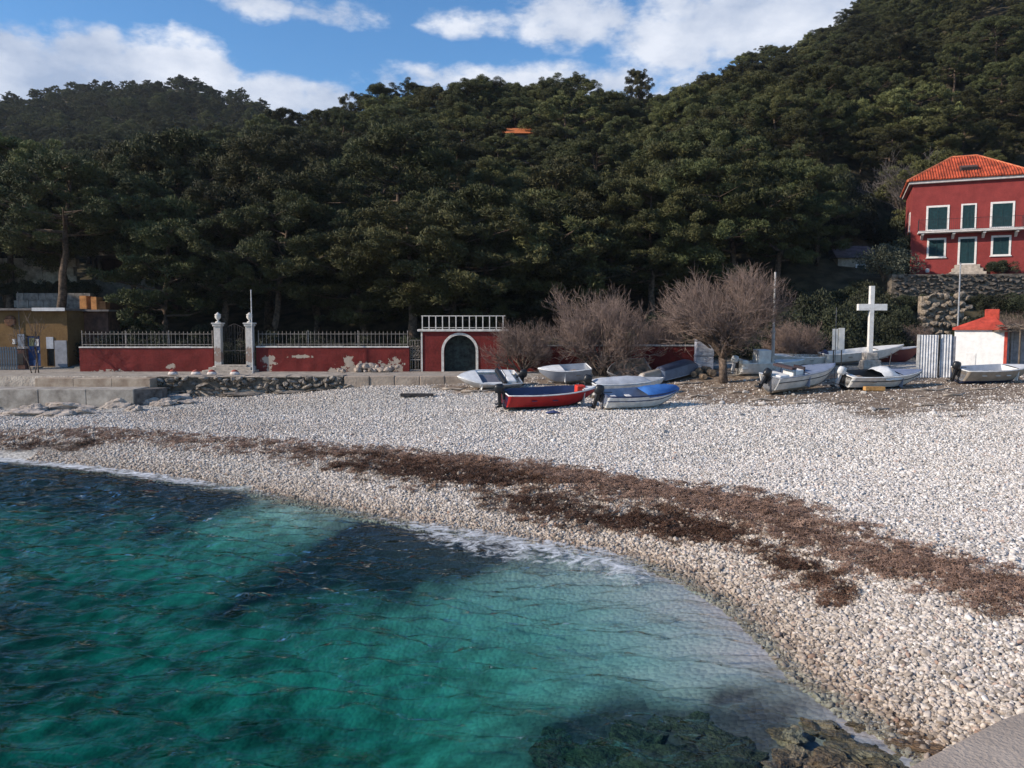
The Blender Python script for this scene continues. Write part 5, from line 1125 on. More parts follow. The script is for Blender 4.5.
def boat(label, px, py, lenpx, heading, hullm, inner, botm, D=.58, Bf=.36, roll=0, pitch=0, gun=BW, deck=None, decks=.66, cover=None, cov=(.1, .9), benches=(.25, .5), benchm=WOOD, motor=None, mtilt=0, extra=None, name='rowing_boat', group=None, tr=.82, stripe=None, z=None, upside=False, cat='boat', Y=None):
    p = G(px, py) if Y is None else Vector((X_(px, Y), Y, hz1(X_(px, Y), Y))); c = abs(math.cos(R(heading))); L = lenpx * p.y / F / max(.35, c); B = L * Bf
    L = min(L, 6.5)
    sec, pt = hull_fn(L, B, D, tr)
    t = thing(name, label, cat, (p.x, p.y + B * .25, p.z if z is None else z), 0, group)
    t.rotation_mode = 'ZYX' if False else 'XYZ'
    M = Matrix.Rotation(R(heading), 4, 'Z') @ Matrix.Rotation(R(pitch), 4, 'Y') @ Matrix.Rotation(R(roll), 4, 'X')
    NS = 16; ss = [i / NS for i in range(NS + 1)]; ff = [0, .08, .2, .36, .55, .75, .9, 1.0]
    def shell(f0, f1, inset, nm, m, zoff=0, cap=False, s0=0, s1=1, flip=False):
        mb = MB(); fs = [f for f in ff if f0 - 1e-6 <= f <= f1 + 1e-6]; sx = [s0 + (s1 - s0) * s for s in ss]
        for side in (-1, 1):
            o = len(mb.v); 
            for s in sx:
                for f in fs: mb.v.append(pt(s, f, side, inset, zoff))
            n = len(fs)
            for i in range(NS):
                for j in range(n - 1): mb.f.append((o + i * n + j, o + (i + 1) * n + j, o + (i + 1) * n + j + 1, o + i * n + j + 1))
        n = len(fs)
        if cap: mb.f += [(j, j + 1, (NS + 1) * n + j + 1, (NS + 1) * n + j) for j in range(n - 1)]
        bm = bmesh.new(); me = mb.mesh(nm, m, True); bm.from_mesh(me); bmesh.ops.remove_doubles(bm, verts=bm.verts, dist=.004); bmesh.ops.recalc_face_normals(bm, faces=bm.faces); bm.to_mesh(me); bm.free()
        return inst(nm, me, t)
    parts = [shell(.36, 1, 0, 'hull', hullm, cap=True), shell(0, .36, 0, 'hull_bottom', botm, cap=True)]
    if stripe:
        mb = MB()
        for side in (-1, 1): mb.tube([pt(s, .78, side, -.012) for s in ss], .022, 5)
        parts.append(mb.build('stripe', stripe, t))
    if not upside:
        parts.append(shell(0, 1, .045, 'inner_hull', inner, .05, cap=True))
        mb = MB(); fl = [s * .86 for s in ss]; vs = []
        for s in fl: a = pt(s, .3, 1, .05, .03); vs += [(a[0], a[1], D * .26 + .0 * s), (a[0], -a[1], D * .26)]
        mb.add(vs, [(2 * i, 2 * i + 1, 2 * i + 3, 2 * i + 2) for i in range(NS)]); parts.append(mb.build('floor', inner, t, recalc=False))
        for s in benches:
            b, sh, k = sec(s); x = -L / 2 + L * s; parts.append(MB().box(x - .12, x + .12, -b + .05, b - .05, D * .68, D * .72).build('bench', benchm, t))
    g = MB(); path = [pt(s, 1, 1, .02, .01) for s in ss] + [pt(s, 1, -1, .02, .01) for s in ss[::-1][1:]]
    g.tube(path + [path[0]], .032, 6, False); parts.append(g.build('gunwale', gun, t, True))
    def lid(s0, s1, nm, m, crown, zo=.03, drop=0.0):
        mb = MB(); k = 9; ns = 12
        for i in range(ns + 1):
            s = s0 + (s1 - s0) * i / ns
            for j in range(k):
                q = j / (k - 1) * 2 - 1; a = pt(s, 1, 1, -.02 if crown > .05 else .03, zo); e = crown * (1 - q * q) * (math.sin(math.pi * (i / ns)) ** .4 if crown > .05 else 1) * (1 + rnd.uniform(-.12, .12) * (crown > .05))
                mb.v.append((a[0], a[1] * q, a[2] + e - (drop if abs(q) == 1 else 0)))
        mb.f += [(i * k + j, (i + 1) * k + j, (i + 1) * k + j + 1, i * k + j + 1) for i in range(ns) for j in range(k - 1)]
        return mb.build(nm, m, t, True, recalc=False)
    if deck: parts.append(lid(decks, 1.0, 'foredeck', deck, .04)); 
    if deck:
        b, sh, k = sec(decks); a = pt(decks, 1, 1, .04, .03); parts.append(MB().box(a[0] - .03, a[0], -a[1], a[1], D * .3, a[2] - .01).build('bulkhead', deck, t))
    if cover: parts.append(lid(cov[0], cov[1], 'cover', cover, .22, .045, .1))
    if motor:
        mt = MB().lathe([(.02, -.0), (.13, .02), (.16, .12), (.155, .30), (.12, .40), (.02, .43)], 10).build('outboard_motor', motor, t, True)
        for v in mt.data.vertices: v.co.x *= 1.45
        mt.location = (-L / 2 - .26, 0, D * 1.02); mt.rotation_euler = (0, R(mtilt), 0); parts.append(mt)
        MB().box(-.08, .08, -.06, .06, -.62, 0.01).build('leg', BLACK if motor is not OBG else P_('leg_grey', (.45, .45, .46)), mt, bevel=.015); MB().box(-.22, .12, -.10, .10, -.50, -.475).build('cavitation_plate', BLACK, mt); MB().lathe([(.01, -.17), (.05, -.1), (.06, .06), (.03, .12)], 8).build('gearcase', BLACK, mt, loc=(-.02, 0, -.62), rot=(0, R(90), 0))
        for k in range(3):
            a = k * 2.094; pb = MB().add([(0, 0, 0), (.03, .06, .05), (.03, .04, .14), (-.02, -.05, .13), (-.02, -.04, .04)], [(0, 1, 2, 3, 4)]).build('propeller_blade', BLACK, mt, loc=(-.20, 0, -.62), rot=(a, 0, 0), recalc=False)
        MB().box(.10, .36, -.05, .05, -.05, .05).box(.14, .24, -.11, .11, -.30, .10).build('bracket', BLACK, mt)
        MB().tube([(.2, .05, .12), (.55, .09, .18), (.7, .1, .2)], .02, 5).build('tiller', BLACK, mt)
    if extra: parts += extra(t, L, B, D, sec, pt) or []
    t.rotation_euler = M.to_euler('XYZ')
    if upside: t.rotation_euler = (M @ Matrix.Rotation(math.pi, 4, 'X')).to_euler('XYZ')
    # settle on the ground
    R3 = t.rotation_euler.to_matrix(); lo = 1e9
    for o in parts:
        if o.type == 'MESH' and o.name.split('.')[0] in ('hull', 'hull_bottom', 'gunwale'):
            for v in o.data.vertices:
                w = R3 @ (v.co + o.location); g_ = w.z; lo = min(lo, g_)
    cx, cy = t.location.x, t.location.y
    t.location.z = (hz1(cx, cy) if z is None else z) - lo - .03
    return t
def cush(t, L, B, D, sec, pt):
    o = MB().box(L * .36, L * .47, -.16, .22, D * .5, D * 1.38).build('red_fuel_box', mat('fuel_red', (.60, .05, .03), .5, .1, 4), t, bevel=.05); return [o]
boat('red wooden boat with navy blue interior and black outboard', 546, 409, 84, 17, BRED, BNAVY, BDARK, .74, .40, roll=9, benches=(.3, .55), benchm=BNAVY, deck=BW, decks=.86, motor=BLACK, mtilt=-6, extra=cush)
boat('white boat with bright blue canvas cover over its bow', 637, 409, 72, 19, BW, BLB, BTAN, .70, .40, roll=12, stripe=BNAVY, cover=BTARP, cov=(.55, 1.0), benches=(.2, .42), benchm=BW, motor=BLACK, mtilt=14, gun=BNAVY)
boat('white boat under a long grey tarpaulin behind the blue covered boat', 624, 397, 68, 15, BW, BGREY, BTAN, .74, .38, roll=8, cover=TARP, cov=(.03, .8), motor=BLACK, mtilt=20, z=None)
def cockpit(t, L, B, D, sec, pt):
    a = MB().box(-L * .12, L * .20, -B * .28, B * .28, D * .80, D * .90).build('cockpit_mat', P_('cockpit_grey', (.16, .16, .19), .7), t)
    b = MB().box(-L * .40, -L * .22, -B * .40, B * .40, D * .9, D * 1.28).build('stern_seat', BW, t, bevel=.08); c = MB().box(-L * .20, -L * .14, -B * .47, B * .47, D * .95, D * 1.34).build('dark_band', BDARK, t, bevel=.03)
    d = MB().box(-L * .13, L * .28, -B * .44, -B * .34, D * .9, D * 1.10).build('side_deck', BW, t, bevel=.03); e = MB().box(-L * .13, L * .28, B * .34, B * .44, D * .9, D * 1.10).build('side_deck', BW, t, bevel=.03); f = MB().tube([(-L * .17, -B * .46, D), (-L * .17, -B * .4, D * 1.9), (-L * .17, B * .4, D * 1.9), (-L * .17, B * .46, D)], .02, 6).build('grab_frame', BLACK, t); return [a, b, c, d, e, f]
boat('small white runabout with grey cockpit mat lying tilted by the arch', 490, 389, 54, 200, BW, BW, BTAN, .52, .56, roll=-24, benches=(), deck=BW, decks=.70, motor=BLACK, mtilt=0, extra=cockpit, name='motor_boat', tr=.9)
boat('grey white dinghy with raised stern and tan bottom against the red wall', 567, 384, 46, 192, BGREY, BGREY, BTAN, .80, .50, roll=-14, pitch=5, benches=(.3,), deck=BW, decks=.58, tr=.85, name='dinghy')
boat('weathered grey wooden dinghy tipped on its side near the plaque', 628, 383, 40, 202, BGREY, WOOD, BTAN, .62, .56, roll=-46, pitch=8, benches=(.3, .55), name='dinghy', gun=P_('gun_grey', (.30, .28, .27)), Y=44.6)
boat('slate blue boat turned upside down beside the pale boxes', 680, 381, 44, 40, P_('boat_steel', (.15, .18, .25)), BLB, P_('keel_navy', (.05, .06, .10)), .62, .36, roll=16, pitch=-9, upside=True, name='upturned_boat', gun=BGREY, Y=44.4)
boat('narrow pale boat hull leaning next to the upturned slate boat', 658, 384, 34, 42, P_('boat_pale', (.42, .41, .40)), BGREY, BTAN, .5, .28, roll=26, pitch=-7, upside=True, name='upturned_boat', gun=BGREY, Y=43.4)
def console(t, L, B, D, sec, pt):
    a = MB().box(-L * .20, -L * .02, -B * .22, B * .22, D * .3, D * 1.25).build('console', BW, t, bevel=.05); b = MB().box(-L * .02, -L * .0, -B * .22, B * .22, D * 1.15, D * 1.40).build('windscreen', P_('screen_dark', (.04, .03, .035), .2), t)
    c = MB().tube([(-L * .2, B * .3, D), (-L * .2, B * .28, D * 1.45), (-L * .2, -B * .28, D * 1.45), (-L * .2, -B * .3, D)], .02, 6).build('frame', BLACK, t); d = MB().box(-L * .46, -L * .30, -B * .34, B * .34, D * .72, D * 1.12).build('stern_seat', BW, t, bevel=.05)
    e = MB().box(-L * .30, -L * .22, -B * .40, B * .40, D * 1.40, D * 1.54).build('folded_bimini', P_('bimini_brown', (.06, .04, .045), .8), t, bevel=.02); return [a, b, c, d, e]
boat('white speedboat with slate foredeck and big black outboard near the tree', 801, 392, 72, 26, BW, BGREY, BTAN, .84, .40, roll=8, pitch=-4, deck=BLB, decks=.48, stripe=BDARK, motor=BLACK, mtilt=34, extra=console, benches=(), name='motor_boat', gun=BGREY, tr=.92)
def cabin(t, L, B, D, sec, pt):
    a = MB().box(-L * .22, L * .0, -B * .30, B * .30, D * .35, D * 2.15).build('cabin_box', BW, t, bevel=.04); b = MB().box(-L * .5, -L * .40, -B * .4, B * .4, D * .5, D * 1.3).build('stern_seat', BW, t, bevel=.04); return [a, b]
boat('white boat carrying a tall white console box behind the speedboat', 770, 374, 62, 8, BW, BW, BW, .66, .36, roll=4, deck=BW, decks=.55, benches=(), motor=OBG, mtilt=10, extra=cabin, name='motor_boat', tr=.9, Y=44.6)
boat('low white rowing boat with dark tilted outboard behind the speedboat', 800, 366, 50, 187, BW, BW, BGREY, .56, .36, roll=-8, benches=(.3, .55), motor=BNAVY, mtilt=38, deck=BW, decks=.7, Y=46.6)
boat('long slim white boat passing behind the white cross', 862, 369, 78, 9, BW, BW, BTAN, .66, .30, roll=6, pitch=-4, benches=(.3, .5), deck=BW, decks=.66, Y=46.9)
boat('maroon and grey hulled boat behind the corrugated panels', 898, 367, 40, 6, BMAR, BGREY, BMAR, .8, .38, roll=2, gun=BGREY, benches=(.4,), Y=48.4)
def tarp2(t, L, B, D, sec, pt):
    mb = MB(); k = 9
    for i in range(k):
        for j in range(k):
            u, v = i / (k - 1), j / (k - 1) * 2 - 1; x = L * (-.06 + .24 * u); s = .5 + x / L; b = sec(s)[0]
            mb.v.append((x, v * (b + .03), D * 1.06 + .36 * (1 - v * v) * math.sin(math.pi * (.12 + .8 * u)) + rnd.uniform(-.035, .035) - (.12 if abs(v) == 1 else 0)))
    mb.f += [(i * k + j, (i + 1) * k + j, (i + 1) * k + j + 1, i * k + j + 1) for i in range(k - 1) for j in range(k - 1)]
    a = mb.build('tarpaulin', P_('white_tarp', (.60, .61, .62), .7), t, True, recalc=False); b = MB().tube([(L * .12, 0, D * .4), (L * .12, 0, D * 2.5)], .025, 6).build('mast', P_('dark_mast2', (.06, .055, .06)), t)
    c = MB().box(-L * .49, -L * .38, -B * .38, B * .38, D * .72, D * 1.0).build('stern_seat', BW, t, bevel=.04); return [a, b, c]
boat('white open boat with crumpled tarpaulin and white outboard beside the cross', 881, 389, 78, 13, BW, BDARK, BDARK, .74, .40, roll=11, deck=BLB, decks=.68, stripe=BDARK, motor=OBG, mtilt=16, extra=tarp2, benches=(.3,))
boat('tan and white open boat with black outboard before the white hut', 994, 383, 74, 12, BTAN, BGREY, BNAVY, .72, .38, roll=9, benches=(.25, .45, .62), benchm=BW, motor=BLACK, mtilt=10, deck=BW, decks=.74)

# timber, driftwood and stones on the upper beach
def timber():
    def plank(name, label, px, py, lpx, ang, w, h, m, cat='plank'):
        p = G(px, py); L = lpx * p.y / F; o = MB().box(-L / 2, L / 2, -w / 2, w / 2, 0, h).build(name, m, None, loc=(p.x, p.y, p.z + .02), rot=(0, R(rnd.uniform(-1, 1)), R(ang)), bevel=.015); tag(o, label, cat)
    dk = mat('tarred_wood', (.05, .045, .045), .8, .3, 5); tn = mat('new_timber', (.45, .25, .09), .85, .2, 5); gy = mat('grey_driftwood', (.33, .28, .235), .95, .3, 5)
    plank('timber_beam', 'long black tarred beam lying alone on the shingle', 417, 397, 33, 4, .22, .16, dk, 'beam')
    plank('timber_block', 'orange new timber block below the tarpaulin boat', 874, 391, 20, 2, .3, .2, tn, 'timber')
    for i, (px, py, l, a) in enumerate([(455, 390, 26, -8), (478, 392, 34, 5), (505, 389, 26, 12), (440, 388, 18, -14), (520, 393, 16, 3), (740, 393, 22, 9), (715, 389, 26, -4), (765, 401, 30, 5), (805, 404, 36, -3), (845, 403, 28, 6), (905, 398, 40, 2), (930, 406, 30, -6), (955, 396, 26, 9), (880, 410, 24, 14), (985, 390, 30, 3), (700, 397, 22, 16), (690, 384, 30, 12), (930, 391, 46, 4)]):
        p = G(px, py); L = l * p.y / F; r = rnd.uniform(.025, .055)
        o = MB().tube([(-L / 2, 0, r), (-L * .1, rnd.uniform(-.12, .12), r + rnd.uniform(0, .04)), (L * .2, rnd.uniform(-.1, .1), r), (L / 2, rnd.uniform(-.15, .15), r + rnd.uniform(0, .08))], [r, r * 1.1, r * .9, r * .5], 6).build('driftwood_branch', gy, None, True, loc=(p.x, p.y, p.z), rot=(0, 0, R(a))); tag(o, 'thin grey driftwood stick lying near the beached boats', 'driftwood', 'driftwood sticks by the boats')
    lm = mat('log_wood', (.26, .19, .13), .95, .3, 5)
    for i, (px, py, s) in enumerate([(699, 375, .22), (706, 373, .2), (693, 377, .17), (711, 376, .2), (703, 379, .15)]):
        p = G(px, py); o = MB().tube([(0, -.35, s), (0, .35, s)], s, 10).build('sawn_log', lm, None, False, loc=p, rot=(0, 0, R(rnd.uniform(-25, 25)))); tag(o, 'short sawn log dumped between slate boat and tamarisk', 'log', 'sawn logs by the tamarisk')
    for px, py, s in ((553, 414, .17),):
        p = G(px, py); o = MB().add([(-1, -.6, 0), (0, -.8, .1), (1, -.5, 0), (-.9, .5, .06), (.1, .7, .25), (.9, .6, .05)], [(0, 1, 4, 3), (1, 2, 5, 4), (0, 3, 4, 5, 2, 1)]).build('blue_shadow_sheet', mat('shadow_blue', (.05, .07, .17), .9, .3, 4), None, loc=(p.x, p.y, p.z + .04)); o.scale = (.32, .32, .45); tag(o, 'dark blue sheet added as shadow on the shingle below the red boat', 'shadow patch')  # small blue patch of the boat's shadow, built as a coloured sheet
    rm = [rock_mesh('beach_stone_%d' % k, 200 + k, mat('beach_stone', (.55, .51, .47), .9, .2, 3, .02, 8, per_obj=.25), 2, .7, .3) for k in range(3)]
    for i in range(26):
        px, py = rnd.uniform(640, 1015), rnd.uniform(393, 436); p = G(px, py); s = rnd.uniform(.08, .15); tag(inst('beach_stone', rm[i % 3], None, (p.x, p.y, p.z + s * .4), (0, 0, rnd.uniform(0, 6)), (s * 1.3, s, s)), 'larger pale stone scattered on the upper shingle', 'stone', 'larger stones on the upper shingle')
timber()
def shore_rocks():
    wet = mat('wet_brown_rock', (.21, .13, .07), .5, .35, 2.2, .06, 5, color2=(.04, .03, .024)); och = mat('ochre_rock', (.36, .25, .16), .7, .3, 2.2, .06, 5, color2=(.10, .07, .05))
    A = [rock_mesh('shore_rock_%d' % k, 230 + k, wet if k % 3 else och, 4, .55, 1.0) for k in range(6)]
    pts = [(785, 718, .26), (812, 712, .30), (840, 722, .34), (868, 715, .28), (900, 722, .34), (925, 735, .30), (860, 740, .36), (890, 748, .34), (830, 745, .32), (800, 738, .26), (780, 748, .30), (905, 760, .26), (850, 762, .34), (815, 764, .3), (880, 732, .22), (940, 742, .2), (765, 762, .28), (870, 766, .3)]
    pts = [(a + rnd.uniform(-8, 8), b + rnd.uniform(-5, 5), c * rnd.uniform(.45, .75)) for a, b, c in pts for _ in (0, 1)]
    for i, (px, py, s) in enumerate(pts):
        q = onz(px, py, .06); z = hz1(q[0], q[1]); o = inst('shore_rock', A[i % 6], None, (q[0], q[1], max(z, -.12) - .03), (rnd.uniform(-.2, .2), rnd.uniform(-.2, .2), rnd.uniform(0, 6)), (s * 1.35, s, s * .62))
        tag(o, 'jagged wet brown rock at the waterline beside the pier', 'rock', 'wet brown rocks by the pier')
    sub = mat('weedy_rock', (.085, .072, .042), .9, .4, 3.2, .08, 7, color2=(.010, .010, .009)); S = [rock_mesh('submerged_rock_%d' % k, 260 + k, sub, 4, .6, 1.25) for k in range(6)]
    for i, (px, py, s) in enumerate([(a + rnd.uniform(-9, 9), b + rnd.uniform(-5, 5), c * rnd.uniform(.42, .8)) for a, b, c in [(560, 712, .55), (600, 718, .6), (650, 722, .5), (620, 745, .7), (680, 745, .6), (720, 738, .55), (575, 752, .6), (740, 758, .55), (660, 765, .6), (700, 720, .4), (545, 735, .4), (590, 732, .35), (640, 735, .3), (700, 752, .35), (165, 757, .7), (410, 764, .45), (120, 768, .6)] for _ in range(2)]):
        q = onz(px, py, -.35); z = hz1(q[0], q[1]); o = inst('submerged_rock', S[i % 6], None, (q[0], q[1], z), (0, 0, rnd.uniform(0, 6)), (s * 1.25, s, min(s * .45, max(.10, (-.28 - z) / .9))))
        tag(o, 'dark weedy rock under the clear shallow water', 'rock', 'submerged rocks in the shallows')
shore_rocks()

# ------------------------------------------------------------------ bare tamarisks and other leafless trees
TA = bare_tree(3, 6.2, 1.9, 12, lv=(5, 5, 5, 4, 2), twr=.0065, rf=.8); TB = bare_tree(4, 5.3, 1.8, 12, trunk=False, lv=(5, 5, 5, 3, 2), twr=.0065, rf=.7); TG = bare_tree(6, 8.0, .55, 6, TWIGG, TWIGBARK, True, (5, 4, 4, 3, 2), .012, .7); TS = bare_tree(9, 4.2, .45, 3, TWIGBARK, TWIGBARK, False, (3, 3, 3), .010, .34)
def place_bare():
    p = G(722, 383); bare_thing(TA, 'large bare tamarisk with thick leaning trunk beside the speedboat', p.x, p.y, 1.08, .3, 'tamarisk_tree', sz=1.15)
    x = X_(602, 45.9); bare_thing(TB, 'wide leafless tamarisk thicket above the grey dinghy', x, 45.9, 1.08, .5, 'tamarisk_tree', sz=1.36, tl='stems')
    x = X_(522, 46.2); bare_thing(TB, 'smaller leafless tamarisk growing beside the gatehouse arch', x, 46.2, .72, 2.2, 'tamarisk_tree', sz=.82, tl='stems')
    x = X_(660, 48.6); bare_thing(TB, 'leafless thicket rising behind the long dark red wall', x, 48.9, .6, 4.0, 'tamarisk_tree', sz=.9, tl='stems')
    x = X_(795, 48.0); bare_thing(TB, 'low leafless thicket behind the pale steel pole', x, 48.0, .62, 1.0, 'tamarisk_tree', sz=.7, tl='stems')
    x = X_(905, 53.); bare_thing(TB, 'brown leafless brush above the corrugated panels', x, 53., .62, 1.7, 'bare_shrub', cat='shrub', sz=.5, tl='stems')
    x = X_(1010, 50.); bare_thing(TB, 'brown leafless brush behind the red roofed hut', x, 50., .8, 2.7, 'bare_shrub', cat='shrub', sz=.85, tl='stems')
    a = at(912, 190, 74.); bare_thing(TG, 'grey leafless tree standing behind the red house roof', a.x + .8, 77., 1.05, .4)
    a = at(40, 372, 46.); bare_thing(TS, 'slender bare young tree in front of the blue door', a.x, 45.6, 1.15, .6, sz=1.3)
    a = at(448, 60, 60.); 
    bare_thing(TS, 'little bare sapling by the annex wall corner', X_(92, 49.5), 49.5, .75, 2.1)
place_bare()

# ------------------------------------------------------------------ shrubs
def shrubs():
    k = 0
    for px in range(88, 420, 11):
        Y = 49.2 + rnd.uniform(0, 3.5); s = rnd.uniform(1.0, 1.7); bush(rnd.choice((0, 1)), 'dense dark evergreen shrub growing behind the railing of the red garden wall', 'shrubs behind the red wall', X_(px + rnd.uniform(-6, 6), Y), Y, s, s * rnd.uniform(1.0, 1.5), rnd.uniform(0, 6))
    for px in range(430, 900, 13):
        Y = 50.5 + rnd.uniform(0, 5); s = rnd.uniform(1.3, 2.2); bush(rnd.choice((0, 1)), 'dark evergreen shrub at the forest edge behind the beached boats', 'shrubs behind the boats', X_(px + rnd.uniform(-6, 6), Y), Y, s, s * rnd.uniform(1.0, 1.5), rnd.uniform(0, 6))
    for px, Y, s, h in ((800, 51, 2.2, 2.4), (838, 51, 2.2, 2.5), (872, 53, 2.0, 2.0), (815, 54, 2.2, 2.8), (892, 55, 1.8, 1.8)): bush(1, 'big rounded evergreen bush behind the white cross', 'rounded bushes behind the cross', X_(px, Y), Y, s, h, rnd.uniform(0, 6))
    for px, Y, s, h in ((988, 54.5, 2.0, 2.1), (1015, 53.5, 2.2, 2.4), (1045, 53, 2.2, 2.6), (975, 53, 1.3, 1.3)): bush(rnd.choice((0, 1)), 'dark thicket shrub below the red house terrace above the hut', 'thicket above the hut', X_(px, Y), Y, s, h, rnd.uniform(0, 6))
    for i in range(34):
        px = rnd.uniform(770, 912); Y = rnd.uniform(52.5, 61.5)
        if px > 870 and Y > 57.5: continue
        s = rnd.uniform(1.0, 1.9); bush(rnd.choice((0, 1)), 'dark evergreen shrub on the steep bank between cross and red house', 'shrubs on the bank by the red house', X_(px, Y), Y, s, s * rnd.uniform(.9, 1.3), rnd.uniform(0, 6))
    for px, Y, s, h in ((905, 57.6, .9, .9), (935, 57.9, .7, .7), (995, 57.6, 1.1, 1.0), (1012, 57.4, 1.3, 1.2), (1030, 57.2, 1.3, 1.4), (918, 54.6, 1.0, 1.1), (946, 54.2, 1.1, .9), (966, 54.6, 1.1, 1.3), (897, 57.4, 1.0, 1.2), (920, 57.7, .9, 1.0), (955, 57.8, .8, 1.0), (975, 57.6, .9, 1.1)): bush(rnd.choice((0, 1)), 'small scrubby bush at the foot of the rubble retaining wall', 'scrub along the retaining wall', X_(px, Y), Y, s, h, rnd.uniform(0, 6))
    for i in range(34):
        px = rnd.uniform(800, 905); Y = rnd.uniform(63, 82)
        if 828 < px < 892 and Y < 72.5: continue
        s = rnd.uniform(1.2, 2.3); bush(rnd.choice((0, 1)), 'dark maquis shrub on the slope above the grey roofed house', 'maquis above the grey roofed house', X_(px, Y), Y, s, s * rnd.uniform(1.0, 1.5), rnd.uniform(0, 6))
    a = at(887, 268, 60.); bush(2, 'silvery olive tree by the left corner of the red house', None, a.x, 60.5, 2.2, 2.4, 0, 'olive_tree', 'tree', z=a.z - .6)
    a = at(1000, 268, 60.); bush(0, 'low dark bush under the right ground floor window of the red house', None, a.x, 59.6, 1.2, .9, 0, z=a.z - .3)
    for px, py, Y, s in ((64, 275, 58, 1.4), (30, 285, 57.8, 1.2), (5, 290, 57.5, 1.8), (120, 310, 54.5, 1.5), (150, 315, 54.5, 1.4), (205, 300, 56, 1.8)):
        a = at(px, py, Y); bush(1, 'dark shrub on the terraces above the ochre building', 'terrace shrubs', a.x, Y, s, s * 1.1, rnd.uniform(0, 6))
shrubs()
for px in range(-10, 92, 11):
    a = at(px, 294, 58.6); bush(px % 2, 'low hedge shrub between beige and grey terrace walls', 'hedge between the terrace walls', a.x, 58.6, .95, .95, rnd.uniform(0, 6), z=a.z)

